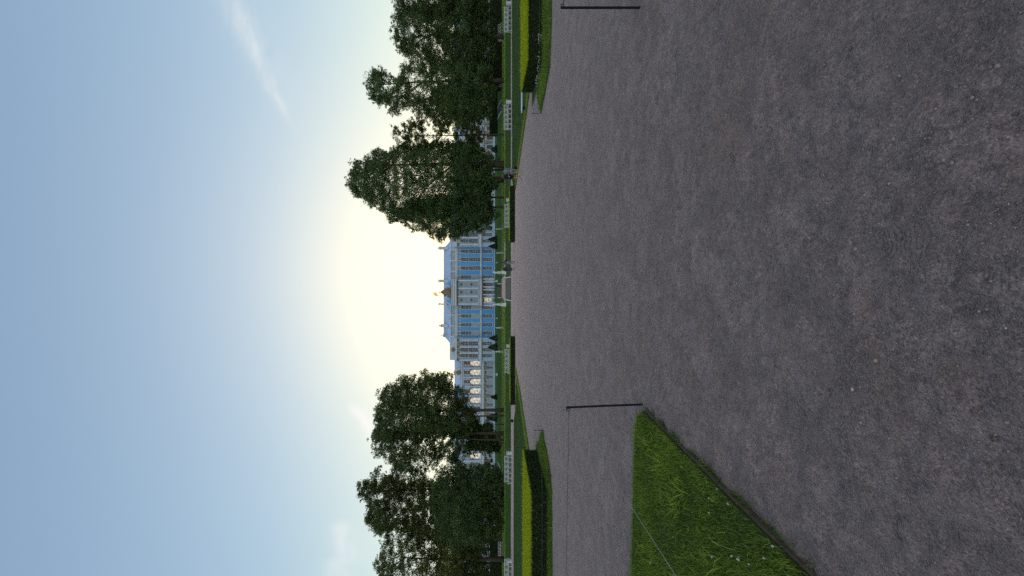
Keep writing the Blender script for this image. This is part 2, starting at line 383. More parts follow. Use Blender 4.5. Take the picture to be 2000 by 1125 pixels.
def blades(P, z, h, wd, lean, rnd):
    """bent grass blades: 2 quads each, the upper one narrowing"""
    n = len(P); a = rng.uniform(0, 2*math.pi, n); b = rng.uniform(0, 2*math.pi, n)
    sx, sy = np.cos(a)*wd/2, np.sin(a)*wd/2; lx, ly = np.cos(b)*lean*h, np.sin(b)*lean*h
    V = np.zeros((n, 6, 3)); z = np.broadcast_to(z, (n,))
    for k, (t, ws, ls) in enumerate(((0,1,0), (.55,.85,.30), (1,.18,1))):
        hh = h*t*(1 - .25*lean*t)
        V[:,2*k,0] = P[:,0] - sx*ws + lx*ls; V[:,2*k,1] = P[:,1] - sy*ws + ly*ls; V[:,2*k,2] = z + hh
        V[:,2*k+1,0] = P[:,0] + sx*ws + lx*ls; V[:,2*k+1,1] = P[:,1] + sy*ws + ly*ls; V[:,2*k+1,2] = z + hh
    i = np.arange(n)[:,None]*6
    Fc = np.concatenate([i + np.array([0,1,3,2]), i + np.array([2,3,5,4])], 0)
    return V.reshape(-1,3), Fc, np.concatenate([rnd, rnd])
def join(parts):
    vs, fs, rs, b = [], [], [], 0
    for v, f, r in parts: vs.append(v); fs.append(f + b); rs.append(r); b += len(v)
    return np.concatenate(vs), np.concatenate(fs), np.concatenate(rs)
def grass_obj(name, parts, m='grass'):
    v, f, r = join(parts); return tag(mesh_np(name, v, f, M[m], attrs={'rnd': r}), kind='stuff')
def patchy(P, s, seed):
    r2 = np.random.default_rng(seed); h = np.zeros(len(P))
    for k in range(8):
        a = r2.uniform(0, 6.28); q = s*r2.uniform(.6, 2.2)
        h += np.sin(q*(P[:,0]*math.cos(a) + P[:,1]*math.sin(a)) + r2.uniform(0, 6.28) + np.sin(q*.8*(P[:,0]*math.sin(a) - P[:,1]*math.cos(a))))
    return h/4

LAWN = {
 'near_left': [(-1.36,4.30),(-1.45,4.47),(-1.62,4.56),(-2.4,4.62),(-4.0,4.72),(-9.5,4.85),(-9.5,-2.5),(-1.58,-2.5),(-1.56,.4),(-1.47,1.75),(-1.45,2.6),(-1.40,3.5)],
 'near_right': [(3.34,4.35),(3.42,4.52),(3.6,4.60),(5,4.64),(9.5,4.7),(9.5,-2.5),(3.5,-2.5),(3.42,2)],
 'island_left': [(-5.55,15.25),(-5.85,13.9),(-6.0,13.0),(-6.5,12.45),(-9,12.3),(-18,12.3),(-18,18.4),(-7.4,18.4),(-6.85,17.2),(-6.4,16.3)],
 'island_right': [(7.15,15.95),(7.25,14.3),(7.4,12.95),(8.6,12.55),(11,12.4),(20,12.4),(20,20.6),(9.6,20.6),(9.25,18.1),(8.2,16.9)],
 'far_left': [(-9.7,21.5),(-9.5,23.5),(-9.1,34),(-9.2,43.6),(-14.6,46.5),(-18,53),(-70,55),(-70,21.5)],
 'far_right': [(11.3,21.4),(11.45,31),(11.7,46),(13,52),(18,63.5),(80,64),(80,21.4)],
}
ZL = .03
for k, poly in LAWN.items():
    a = sum(x0*y1 - x1*y0 for (x0,y0),(x1,y1) in zip(poly, poly[1:]+poly[:1]))
    if a < 0: poly.reverse()
    tag(MB().prism(poly, -.03, ZL if 'near' not in k else .045).build('lawn', M['soil'] if 'near' in k else M['lawn']), kind='structure')

# near lawn: dense blades of several kinds
poly = LAWN['near_left']
P = scatter(poly, 105000, (-4.9,-1.2,1.1,4.9)); ed = edge_dist(poly, P[:,0], P[:,1]); pt = patchy(P, 5, 11)
h = rng.uniform(.020,.052,len(P))*(1 + .25*pt) + .02*rng.random(len(P))**6*2
back = np.clip(1 - (4.75 - P[:,1])/.35, 0, 1); h *= 1 + .35*back
parts = [blades(P, .04, np.clip(h,.015,.12), rng.uniform(.0016,.0042,len(P)), rng.uniform(.1,1.1,len(P)), np.clip(.60 + .20*pt + .27*rng.standard_normal(len(P)), 0, .93))]
Q = scatter(poly, 420, (-4.9,-1.2,1.1,4.9)); parts.append(blades(Q, .05, rng.uniform(.06,.13,420), rng.uniform(.003,.007,420), rng.uniform(.5,1.5,420), rng.uniform(.45,1,420)))
# broad coarse tufts (pale wide blades), as at the far corner of the patch
for (tx0, ty0, nn) in ((-1.72,3.75,26), (-1.75,3.35,30), (-1.92,3.42,26), (-1.60,4.02,14), (-2.3,2.75,12), (-2.1,2.35,10), (-1.95,2.75,10), (-2.55,3.3,10), (-1.75,2.15,9), (-2.9,4.2,12)):
    Q = np.stack([rng.normal(tx0,.05,nn), rng.normal(ty0,.05,nn)], -1)
    parts.append(blades(Q, .045, rng.uniform(.09,.17,nn), rng.uniform(.006,.011,nn), rng.uniform(.6,1.6,nn), rng.uniform(.72,.93,nn)))
# ragged tufts over the edging board and on the gravel side
ey = rng.uniform(1.3,4.3,260); kx = np.interp(ey, [1.2,1.75,2.6,3.5,4.3], [-1.50,-1.47,-1.45,-1.40,-1.36])
cl = rng.random(260) < .6; kx = kx + np.where(cl, rng.uniform(.005,.06,260), rng.uniform(-.03,.01,260))
ey = np.where(cl, np.round(ey*2.3)/2.3 + rng.normal(0,.06,260), ey)
parts.append(blades(np.stack([kx, ey], -1), .0, rng.uniform(.03,.09,260), rng.uniform(.003,.006,260), rng.uniform(.4,1.4,260), rng.uniform(.1,.8,260)))
nf = 900; ey = rng.uniform(1.25,4.25,nf); ey = np.where(rng.random(nf) < .75, np.round(ey*3.1)/3.1 + rng.normal(0,.07,nf), ey); kx = np.interp(ey, [1.2,1.75,2.6,3.5,4.3], [-1.50,-1.47,-1.45,-1.40,-1.36]) + .012 + np.abs(rng.normal(0,.022,nf))
parts.append(blades(np.stack([kx, ey], -1), -.003, rng.uniform(.012,.045,nf), rng.uniform(.003,.006,nf), rng.uniform(.4,1.4,nf), rng.uniform(0,.45,nf)))
grass_obj('grass', parts)
poly = LAWN['near_right']; P = scatter(poly, 9000, (3.3,4.6,3.6,4.75))
grass_obj('grass', [blades(P, .04, rng.uniform(.03,.09,len(P)), rng.uniform(.003,.005,len(P)), rng.uniform(.2,1.1,len(P)), rng.uniform(.15,.85,len(P)))])

# broad weed leaves lying in the near grass
def weed_leaves(spots):
    vs, fs, rs = [], [], []
    for (x, y, n, L) in spots:
        for _ in range(n):
            a = random.uniform(0, 6.28); l = L*random.uniform(.7,1.2); up = random.uniform(.3,.9)
            d = Vector((math.cos(a), math.sin(a), up)).normalized(); s_ = d.cross(Vector((0,0,1))).normalized()*l*random.uniform(.16,.26)
            o = Vector((x, y, .05)); b = len(vs)
            vs += [o, o + d*l*.45 - s_, o + d*l + Vector((0,0,-.25*l)), o + d*l*.45 + s_]; fs.append((b, b+1, b+2, b+3)); rs.append(random.uniform(.7,.95))
    return np.array([tuple(v) for v in vs]), np.array(fs), np.array(rs)
wl = [(-1.55+random.uniform(-1.4,.1), random.uniform(1.7,4.3), random.randint(3,6), random.uniform(.03,.065)) for _ in range(90)] + [(-1.52,4.0,5,.07),(-1.62,3.6,4,.06),(-1.55,2.05,6,.06)]
wl = [s_ for s_ in wl if inside(LAWN['near_left'], np.array([s_[0]]), np.array([s_[1]]))[0]]
v_, f_, r_ = weed_leaves(wl)
cv_, cf_, cr_ = [], [], []
for (x, y) in scatter(LAWN['near_left'], 2600, (-4.2,-1.3,1.2,4.5)):
    if patchy(np.array([[x, y]]), 4, 44)[0] < -.15: continue
    r_c = random.uniform(.006,.011); zc = random.uniform(.050,.078); a0 = random.uniform(0,6.28); tl = random.uniform(-.5,.5)
    for k in range(3):
        a = a0 + k*2.094; o_ = len(cv_); ca, sa = math.cos(a), math.sin(a)
        cv_ += [(x,y,zc), (x+r_c*(ca-.7*sa), y+r_c*(sa+.7*ca), zc+tl*r_c), (x+1.5*r_c*ca, y+1.5*r_c*sa, zc+.3*r_c), (x+r_c*(ca+.7*sa), y+r_c*(sa-.7*ca), zc-tl*r_c)]
        cf_.append((o_,o_+1,o_+2,o_+3)); cr_.append(random.uniform(.05,.55))
tag(mesh_np('clover_leaves', np.array(cv_), np.array(cf_), M['grass'], attrs={'rnd': np.array(cr_)}), kind='stuff')
tag(mesh_np('weed_leaves', v_, f_, M['grass'], attrs={'rnd': r_}), kind='stuff')

# islands: rough grass strips round the hedges
for key, flower in (('island_left', False), ('island_right', True)):
    poly = LAWN[key]; sgn = -1 if 'left' in key else 1
    P = scatter(poly, 60000); hx = 6.9 if sgn < 0 else 8.8
    keep = ~((sgn*P[:,0] > hx) & (P[:,1] > (13.1 if sgn < 0 else 14.9)))
    P = P[keep & (np.abs(P[:,0]) < .80*P[:,1])]
    grass_obj('grass', [blades(P, ZL-.01, rng.uniform(.05,.15,len(P)), rng.uniform(.008,.016,len(P)), rng.uniform(.1,.9,len(P)), np.clip(.45 + .2*patchy(P, 2, 5) + .2*rng.standard_normal(len(P)), 0, .92))])
# far lawns: short mown tufts, longer along the trimmed borders
for key, nn in (('far_left', 70000), ('far_right', 80000)):
    poly = LAWN[key]; sgn = -1 if 'left' in key else 1
    P = scatter(poly, nn, (-48, 48, 21, 64)); P = P[np.abs(P[:,0]) < .78*P[:,1]]; d = edge_dist(poly, P[:,0], P[:,1])
    nb = 9000; yb = rng.uniform(21.6, 46, nb)
    xb = (np.interp(yb, [21.5,23.5,34,43.6,46], [9.7,9.5,9.1,9.2,9.4]) if sgn < 0 else np.interp(yb, [21.4,31,46], [11.3,11.45,11.7])) + np.abs(rng.normal(0,.35,nb))
    B = np.stack([sgn*xb, yb], -1)
    grass_obj('grass', [blades(P, ZL-.005, rng.uniform(.03,.06,len(P)), rng.uniform(.03,.05,len(P)), rng.uniform(.1,.6,len(P)), np.clip(.40 + .2*patchy(P, .7, 9) + .2*rng.standard_normal(len(P)), 0, 1))], 'turf')
    grass_obj('grass', [
                        blades(B, ZL-.01, rng.uniform(.06,.15,nb), rng.uniform(.015,.03,nb), rng.uniform(.1,.7,nb), np.clip(rng.normal(.75,.12,nb), 0, .98))])
# terraces and banks: mown grass in coarse tufts; the terraces' backlit brightness is painted into tuft colour
parts, banks = [], []
for (y0, y1, nn) in ((66.9, 73, 26000), (73, 80, 16000), (80, 112, 26000), (112, 118, 16000), (118,150,9000)):
    P = np.stack([rng.uniform(-88, 88, nn), rng.uniform(y0, y1, nn)], -1)
    P = P[(np.abs(P[:,0]) < .78*P[:,1]) & ~((P[:,0] > -3.8) & (P[:,0] < 9.2) & (P[:,1] > 73) & (P[:,1] < 80.2)) & ~((np.abs(P[:,0]) < 3.0))]
    z = np.array([gz(t) for t in P[:,1]])
    (parts if 73 <= y0 < 112 else banks).append(blades(P, z-.01, rng.uniform(.06,.12,len(P)), rng.uniform(.08,.14,len(P)), rng.uniform(.1,.5,len(P)), np.clip((.84 if 73 <= y0 < 112 else .45) + .10*rng.standard_normal(len(P)), 0, .93)))
grass_obj('grass', parts); grass_obj('grass', banks, 'turf')

# pebbles lying loose on the near gravel
ico_v, ico_f = [], []
t_ = (1 + 5**.5)/2
ICO = np.array([(-1,t_,0),(1,t_,0),(-1,-t_,0),(1,-t_,0),(0,-1,t_),(0,1,t_),(0,-1,-t_),(0,1,-t_),(t_,0,-1),(t_,0,1),(-t_,0,-1),(-t_,0,1)])/math.hypot(1,t_)
ICF = np.array([(0,11,5),(0,5,1),(0,1,7),(0,7,10),(0,10,11),(1,5,9),(5,11,4),(11,10,2),(10,7,6),(7,1,8),(3,9,4),(3,4,2),(3,2,6),(3,6,8),(3,8,9),(4,9,5),(2,4,11),(6,2,10),(8,6,7),(9,8,1)])
NP = 34000
Yp = .95*(6.2/.95)**rng.random(NP)**.9; Xp = rng.uniform(-.82,.82,NP)*Yp
sz = np.where(rng.random(NP) < .05, rng.uniform(.004,.008,NP), rng.uniform(.0015,.0038,NP))
clus = patchy(np.stack([Xp,Yp],-1), 3.5, 21)
ok = ~inside(LAWN['near_left'], Xp, Yp) & ~inside(LAWN['near_right'], Xp, Yp) & (rng.random(NP) < np.clip(.55 + .5*clus, .12, 1))
Xp, Yp, sz = Xp[ok], Yp[ok], sz[ok]; n = len(Xp)
def near_z(x, y):
    i = np.clip(np.searchsorted(xs, x)-1, 0, nx-2); j = np.clip(np.searchsorted(ys, y)-1, 0, ny-2)
    return GZ[j, i]
V = ICO[None]*sz[:,None,None]*rng.uniform(.6,1.25,(n,12,1))*rng.uniform(.7,1.3,(n,1,3))
V[:,:,2] *= .75
V += np.stack([Xp, Yp, near_z(Xp, Yp) + sz*.25], -1)[:,None,:]
FF = (ICF[None] + (np.arange(n)*12)[:,None,None]).reshape(-1, 3)
pb = mesh_np('gravel_pebbles', V.reshape(-1,3), FF, M['stone']); tag(pb, kind='stuff')
pb.data.polygons.foreach_set('material_index', np.repeat(rng.choice(4, n, p=[.40,.42,.17,.01]), 20).astype(np.int32))

# clover heads in the near lawn and in the strip before the right hedge
def clover(x, y, h, r, label, group):
    o = thing('clover_flower', (x, y, .04), label, 'flower', group)
    MB().tube([(0,0,0), (random.uniform(-.01,.01), 0, h)], .0012, 5).build('stem', M['stalk'], o)
    b = MB()
    for _ in range(26):
        d = Vector((random.gauss(0,1), random.gauss(0,1), random.gauss(.3,1))).normalized()
        c = Vector((0,0,h)) + d*r*.75; b.blob(c, (r*.28, r*.28, r*.40), 0, .2, 5, 4)
    b.build('bloom', M['petal'], o, True); return o
spots = [(v, y) for v, y in ((1440,1088),(1447,1092),(1493,1090),(1515,1067),(1398,955),(1389,973),(1420,984),(1386,1001),(1318,1049),(1393,1088),(1444,1094),(1467,1102),(1274,1099),(1430,1086))]
for v, y in spots:
    Yd = 1.52*F/(v - HOR); X = px(y, Yd)
    clover(X, Yd, random.uniform(.03,.06), random.uniform(.0045,.008), 'small white clover head in the grass of the near lawn', 'clover heads in the near lawn')
for i in range(46):
    y = random.uniform(70, 170); x0 = np.interp(y, [70,87,139,172], [9.7,9.15,8.45,8.25]); Yd = F*x0/(CX - y)
    o = clover(x0 + random.uniform(-.1,.15), Yd + random.uniform(-.25,.25), random.uniform(.10,.2), random.uniform(.012,.022), 'white flower in the strip along the right hedge', 'white flowers along the right hedge')

# edging board between the near lawn and the gravel
def board(pts, t, z0, z1):
    b = MB(); L, Rr = [], []
    for i, (x, y) in enumerate(pts):
        d = Vector((pts[min(i+1,len(pts)-1)][0]-pts[max(i-1,0)][0], pts[min(i+1,len(pts)-1)][1]-pts[max(i-1,0)][1])).normalized(); nn = Vector((d.y, -d.x))
        j = random.uniform(-.002,.002); L.append((x+nn.x*j, y+nn.y*j)); Rr.append((x+nn.x*(t+j), y+nn.y*(t+j)))
    n = len(pts); zt = [z1 + random.uniform(-.004,.003) for _ in pts]
    vs = [(x,y,z0) for x,y in L] + [(x,y,zt[i]) for i,(x,y) in enumerate(L)] + [(x,y,z0) for x,y in Rr] + [(x,y,zt[i]-.004) for i,(x,y) in enumerate(Rr)]
    fs = []
    for i in range(n-1): fs += [(n+i,n+i+1,3*n+i+1,3*n+i), (2*n+i,3*n+i,3*n+i+1,2*n+i+1), (i,i+1,n+i+1,n+i)]
    return b.add(vs, fs)
ky = np.linspace(-1.2, 4.28, 60); kx = np.interp(ky, [-2.5,.4,1.75,2.6,3.5,4.3], [-1.58,-1.56,-1.47,-1.45,-1.40,-1.36])
tag(board(list(zip(kx[::-1]+.004, ky[::-1])), -.016, -.03, .034).build('lawn_edging', M['plank']), 'weathered brown board edging the near lawn on the gravel', 'edging')

# ------------------------------------------------------------------ clipped hedges
def leaf_quads(C, Nrm, size, rnd, spread=.9, up=None):
    n = len(C); a = rng.standard_normal((n,3)); a = a*spread + Nrm*(1-spread*.5); a /= np.linalg.norm(a, axis=1)[:,None]
    t = np.cross(a, rng.standard_normal((n,3))); t /= np.linalg.norm(t, axis=1)[:,None]; b = np.cross(a, t)
    s = size[:,None]
    V = np.stack([C - t*s*.5, C + b*s*.28, C + t*s*.5, C - b*s*.28], 1)
    return V.reshape(-1,3), np.arange(n*4).reshape(n,4), rnd
def hedge(x0, x1, y0, y1, z0, z1, dens, size, label, face_only=None, bw=.02, bh=.10, top=1.0, fresh=False, shear=0.0):
    o = thing('clipped_hedge', ((x0+x1)/2, (y0+y1)/2, z0), label, 'hedge')
    cx, cy = (x0+x1)/2, (y0+y1)/2
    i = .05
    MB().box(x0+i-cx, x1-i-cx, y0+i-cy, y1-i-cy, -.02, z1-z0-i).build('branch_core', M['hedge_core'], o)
    ps = []
    for (axis, val, nrm, A) in ((1,y0,(0,-1,0),(x1-x0)*(z1-z0)), (0,x0,(-1,0,0),(y1-y0)*(z1-z0)), (0,x1,(1,0,0),(y1-y0)*(z1-z0)), (2,z1,(0,0,1),(x1-x0)*(y1-y0))):
        n = int(A*dens); C = np.stack([rng.uniform(x0,x1,n), rng.uniform(y0,y1,n), rng.uniform(z0,z1,n)], -1)
        C[:,axis] = val - np.array(nrm)[axis]*np.abs(rng.normal(0,.035,n)) + .012*patchy(np.stack([C[:,(axis+1)%3], C[:,(axis+2)%3]],-1), 4, 31+axis)
        C -= (cx, cy, z0)
        ps.append(leaf_quads(C, np.array(nrm, float), rng.uniform(.6,1.3,n)*size, np.clip(rng.normal(.42,.22,n),0,.9)))
    v, f, r = join(ps); mesh_np('foliage', v, f, M['hedge'], o, {'rnd': r})
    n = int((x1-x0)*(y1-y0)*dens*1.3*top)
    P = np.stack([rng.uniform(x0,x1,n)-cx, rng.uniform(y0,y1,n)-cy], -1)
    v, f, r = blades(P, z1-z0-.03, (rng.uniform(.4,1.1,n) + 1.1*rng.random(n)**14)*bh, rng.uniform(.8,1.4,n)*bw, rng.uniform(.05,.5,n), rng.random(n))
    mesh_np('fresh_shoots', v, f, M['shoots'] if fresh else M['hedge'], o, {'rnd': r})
    if shear:                                  # the end of the block is cut at an angle to the path
        for c in o.children: c.data.transform(Matrix(((1,shear,0,shear*(cy-y0)),(0,1,0,0),(0,0,1,0),(0,0,0,1))))
    return o
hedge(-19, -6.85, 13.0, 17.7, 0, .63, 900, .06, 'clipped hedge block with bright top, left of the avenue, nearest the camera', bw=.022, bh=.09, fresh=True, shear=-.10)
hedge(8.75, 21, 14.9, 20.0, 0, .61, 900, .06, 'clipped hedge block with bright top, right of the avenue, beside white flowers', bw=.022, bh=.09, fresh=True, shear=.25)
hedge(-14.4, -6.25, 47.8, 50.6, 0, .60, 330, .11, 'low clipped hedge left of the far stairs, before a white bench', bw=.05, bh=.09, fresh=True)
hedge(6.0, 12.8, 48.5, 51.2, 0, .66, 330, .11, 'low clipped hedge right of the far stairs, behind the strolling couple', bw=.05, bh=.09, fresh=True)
hedge(56, 100, 108, 111, 1.6, 5.0, 40, .30, 'tall dark clipped hedge wall beneath the trees on the right', bw=.10, bh=.12)
hedge(47.5, 61, 119.5, 122, 2.9, 5.5, 40, .30, 'dark clipped hedge between side stairs and slender tree on the right', bw=.10, bh=.12)
hedge(-104, -68, 108, 111, 1.6, 5.0, 40, .30, 'tall dark clipped hedge wall beneath the trees on the left', bw=.10, bh=.12)

# ------------------------------------------------------------------ topiary cones
def cone_topiary(y, vt, Y, wpx, label):
    X = px(y, Y); z0 = gz(Y); H = pz(vt, Y) - z0; Rr = wpx*Y/F/2
    o = thing('topiary_yew', (X, Y, z0), label, 'topiary', 'clipped yew cones on the terrace')
    MB().tube([(0,0,-.1),(0,0,H*.6)], [.12,.05], 6).build('trunk', M['bark'], o)
    n = 2600; t = rng.random(n)**1.35; a = rng.uniform(0,6.28,n)
    rr = Rr*(1-t)**.75*np.clip(t/.08+.55,0,1)*rng.uniform(.80,1.03,n)
    C = np.stack([rr*np.cos(a), rr*np.sin(a), .15 + t*(H-.15)], -1)
    v, f, r = leaf_quads(C, np.stack([np.cos(a),np.sin(a),0*a+.5],-1), rng.uniform(.15,.34,n), np.clip(rng.normal(.45,.25,n),0,1))
    mesh_np('foliage', v, f, M['yew'], o, {'rnd': r})
for (y, vt, Y, wp, lab) in ((467.5,953,122,15,'yew cone near the right pavilion, farther from the portico'), (481,954,122,13,'yew cone near the right pavilion, nearer the portico'),
    (660.5,955,122,13,'yew cone near the left pavilion, nearer the portico'), (678,953,122,17,'yew cone near the left pavilion, beside a statue'), (775.5,958,122,12,'small yew cone before the lit left wing'),
    (815,950,121,19,'broad yew cone behind the slim left trunks'), (364,958,122,14,'yew cone between the trunks of the big right tree'), (292,959,123,18,'yew cone right of the big right tree trunk')):
    cone_topiary(y, vt, Y, wp, lab)

# ------------------------------------------------------------------ trees
def tree(label, Y, trunks, poly, leaves, m, gap=1.0, leaf=.34, rc=(.8,1.5), thick=.8, seed=0, bias=.5, group=None, base_v=None, sd=.16, name='tree'):
    """poly: crown outline; it is turned into metres at distance Y and filled to a rounded depth"""
    r2 = np.random.default_rng(seed)
    pl = [(px(y, Y), pz(v, Y)) for v, y in poly]
    tx0 = px(trunks[0][0], Y); z0 = gz(Y)
    if name == 'tree': name = {'linden_leaves':'linden_tree','oak_leaves':'oak_tree','maple_leaves':'maple_tree'}[m.name]
    o = thing(name, (tx0, Y, z0), label, 'tree', group)
    pl = [(a - tx0, b - z0) for a, b in pl]
    fine, arc = [], 0.0                          # lobed, uneven outline
    ph = r2.uniform(0, 6.28, 4); cxm, czm = np.mean([a for a,_ in pl]), np.mean([b for _,b in pl])
    for (a0, b0), (a1_, b1_) in zip(pl, pl[1:] + pl[:1]):
        Ls = math.hypot(a1_-a0, b1_-b0); nn = max(1, int(Ls/.7))
        for i in range(nn):
            a, b = a0 + (a1_-a0)*i/nn, b0 + (b1_-b0)*i/nn; q = arc + Ls*i/nn
            dd = .50*math.sin(q*2*math.pi/5.3+ph[0]) + .45*math.sin(q*2*math.pi/2.9+ph[1]) + .30*math.sin(q*2*math.pi/1.7+ph[2]) - .05
            rr_ = math.hypot(a-cxm, b-czm) or 1; fine.append((a + dd*(a-cxm)/rr_, b + dd*(b-czm)/rr_))
        arc += Ls
    pl = fine
    xs_ = [a for a,_ in pl]; zs_ = [b for _,b in pl]
    per = 75; leaves = int(leaves*5); leaf = leaf*.80; rc = (rc[0]*.8, rc[1]*.85); nc = max(8, leaves//per); cen = np.zeros((0,2))
    while len(cen) < nc:
        q = np.stack([r2.uniform(min(xs_),max(xs_),nc*2), r2.uniform(min(zs_),max(zs_),nc*2)],-1)
        q = q[inside(pl, q[:,0], q[:,1])]
        d = edge_dist(pl, q[:,0], q[:,1]); q = q[d > r2.uniform(.15,.75,len(q))]
        # open gaps: drop clumps where a slow noise is low
        r3 = np.random.default_rng(seed+50); hh = np.zeros(len(q))
        for _ in range(9):
            a = r3.uniform(0,6.28); k = r3.uniform(.5,1.5); hh += np.sin(k*(q[:,0]*math.cos(a)+q[:,1]*math.sin(a)) + r3.uniform(0,6.28))
        q = q[hh > -2.6*(2.3-gap) + r2.normal(0,.6,len(q))] if gap > 0 else q
        cen = np.concatenate([cen, q])
    cen = cen[:nc]; d = edge_dist(pl, cen[:,0], cen[:,1])
    half = .5*(max(xs_) - min(xs_))
    dep = np.minimum(d*1.5 + .4, half*thick)*r2.uniform(-1,1,nc)
    C3 = np.stack([cen[:,0], dep, cen[:,1]], -1)
    rad = r2.uniform(*rc, nc); rad = np.minimum(rad, .45 + d*.9)
    crnd = np.clip(r2.normal(bias, sd, nc), 0, 1)
    # small sprays standing out of the outline
    ne = int(nc*.5); ei = r2.integers(0, len(pl), ne); et = r2.random(ne); P0 = np.array(pl)[ei]; P1 = np.array(pl)[(ei+1) % len(pl)]
    ec = P0 + (P1-P0)*et[:,None]; cc = np.array([np.mean(xs_), np.mean(zs_)]); od = (ec - cc)/np.linalg.norm(ec - cc, axis=1)[:,None]
    ec = ec + od*r2.uniform(-.9,.25,ne)[:,None]
    C3 = np.concatenate([C3, np.stack([ec[:,0], r2.uniform(-1.8,1.8,ne), ec[:,1]], -1)]); rad = np.concatenate([rad, r2.uniform(.25,.55,ne)])
    crnd = np.concatenate([crnd, np.clip(r2.normal(bias,sd,ne),0,1)]); cnt = np.concatenate([np.full(nc, per), np.full(ne, 20)])
    n = int(cnt.sum())
    u = r2.standard_normal((n,3)); u /= np.linalg.norm(u,axis=1)[:,None]
    L = np.repeat(C3,cnt,0) + u*(np.repeat(rad,cnt)*r2.random(n)**.45)[:,None]*np.array([1.1,1.1,.8])
    v, f, r = leaf_quads(L, u*.6 + np.array([0,0,.4]), r2.uniform(.6,1.35,n)*leaf, np.clip(np.repeat(crnd,cnt) + r2.normal(0,.13,n), 0, 1))
    mesh_np('crown', v, f, m, o, {'rnd': r})
    ztop = max(zs_); zb = min(zs_)
    for k, (ty, rb, lean, htop) in enumerate(trunks):
        X = px(ty, Y) - tx0; zt = htop*ztop; b = MB()
        off = 0 if k == 0 else random.uniform(-1.5,1.5)
        npt = 9; path = []
        for i in range(npt):
            t = i/(npt-1); path.append((X + lean*t*t*zt*.3 + .16*math.sin(5*t+seed+k)*t, off + .15*math.cos(4*t+seed), -.15 + zt*t))
        rd = [rb*(1.15 if i == 0 else .95)*(1 - .82*(i/(npt-1))**.8) for i in range(npt)]
        b.tube(path, rd, 10)
        for j in range(9):                       # limbs run from the trunk to a leaf clump
            cands = np.where(np.abs(C3[:,2] - r2.uniform(.35,1.0)*ztop) < 3)[0]
            if not len(cands): continue
            c = C3[r2.choice(cands)]
            hs = min(max(c[2] - 1.2*abs(c[0]-X)*.7 - 1, zt*.28), zt*.95); ii = hs/zt*(npt-1); i0 = int(min(ii, npt-2)); fr = ii - i0
            p0 = Vector(path[i0]).lerp(Vector(path[i0+1]), fr); p2 = Vector(c); p1 = p0.lerp(p2, .5) + Vector((0,0,.08*(p2-p0).length))
            b.tube([p0, p0.lerp(p1,.5) + Vector((0,0,.2)), p1, p1.lerp(p2,.6), p2], [rb*.32,rb*.26,rb*.2,rb*.13,.03], 6)
        b.build('trunk', M['bark'], o, True)
    return o

tree('tall dark tree with broad dense crown, right of the palace centre', 84, [(321,.75,.0,.8),(346,.4,.1,.62)],
     [(679,352),(688,332),(703,316),(724,303),(758,293),(800,287),(850,282),(900,276),(944,288),(966,312),(965,372),(950,405),(880,424),(800,427),(765,431),(750,416),(728,402),(704,389),(688,374)], 27000, M['oak'], .62, seed=1)
tree('tree with ragged sunlit edge directly right of the palace', 86, [(386,.26,.05,.7),(405,.24,-.1,.7)],
     [(768,428),(790,440),(820,452),(845,463),(868,471),(888,466),(905,459),(940,452),(958,447),(970,418),(958,380),(930,368),(880,378),(820,392),(785,405)], 13500, M['oak'], .95, seed=2, rc=(.7,1.3))
tree('low small tree between the trunks under the big right crown', 88, [(355,.3,0,.7),(333,.28,0,.7)],
     [(880,300),(900,285),(935,292),(955,310),(962,345),(955,385),(930,400),(890,390),(880,345)], 5200, M['linden'], .6, seed=3)
tree('slender leaning tree with thin airy crown and golden leaves', 84, [(263,.20,-.08,.9)],
     [(764,264),(772,248),(788,240),(820,234),(860,238),(900,240),(936,246),(950,262),(944,282),(920,292),(880,298),(820,300),(785,292),(769,279)], 4600, M['maple'], 1.4, seed=4, rc=(.5,.95), bias=.5, sd=.22)
tree('tree with narrow high top rising from a dark lower crown', 84, [(157,.46,-.12,.9)],
     [(711,177),(721,152),(733,133),(750,137),(764,152),(782,148),(792,124),(812,127),(832,140),(860,130),(925,118),(962,140),(965,210),(945,236),(900,240),(860,243),(825,228),(802,212),(778,216),(757,222),(752,206),(734,199),(719,191)], 15500, M['oak'], 1.1, seed=5, rc=(.7,1.3))
tree('broad dark round tree standing above the right hedge wall', 86, [(70,.5,0,.7)],
     [(760,62),(762,45),(772,32),(790,20),(850,5),(930,5),(962,30),(964,115),(950,142),(900,146),(850,138),(820,130),(800,119),(786,106),(774,96),(773,77)], 17500, M['linden'], .4, seed=6)
tree('dark tree cut by the frame, rightmost of all the trees', 84, [(-20,.5,0,.7)],
     [(764,8),(768,-12),(775,-40),(800,-75),(860,-95),(930,-80),(955,-40),(955,20),(930,38),(860,32),(810,25),(775,18)], 12000, M['linden'], .8, seed=7)
tree('tall tree with straight trunk directly left of the lit wing', 84, [(801,.43,0,.86),(812,.22,.0,.7)],
     [(729,852),(737,792),(750,757),(780,747),(790,735),(803,731),(817,739),(831,727),(848,729),(867,730),(880,737),(893,755),(906,764),(912,778),(921,796),(928,818),(930,836),(900,850),(860,852),(800,856),(750,868)], 19000, M['linden'], .9, seed=8)
tree('leaning tree with bright gaps in its crown, left of the straight trunk', 85, [(846,.42,.16,.85),(854,.25,.25,.7)],
     [(727,870),(742,889),(752,900),(765,906),(778,921),(799,930),(817,923),(829,923),(842,919),(851,907),(866,896),(880,903),(888,905),(903,892),(925,880),(935,850),(925,822),(880,820),(820,822),(765,832),(738,845)], 11000, M['linden'], 1.5, seed=9, rc=(.6,1.15))
tree('low dark young tree leafy to the ground beside the leaning trunk', 87, [(864,.14,0,.8)],
     [(912,850),(918,836),(940,830),(962,838),(974,850),(975,876),(962,884),(930,882),(914,872)], 4200, M['linden'], .5, seed=10, rc=(.5,1.0))
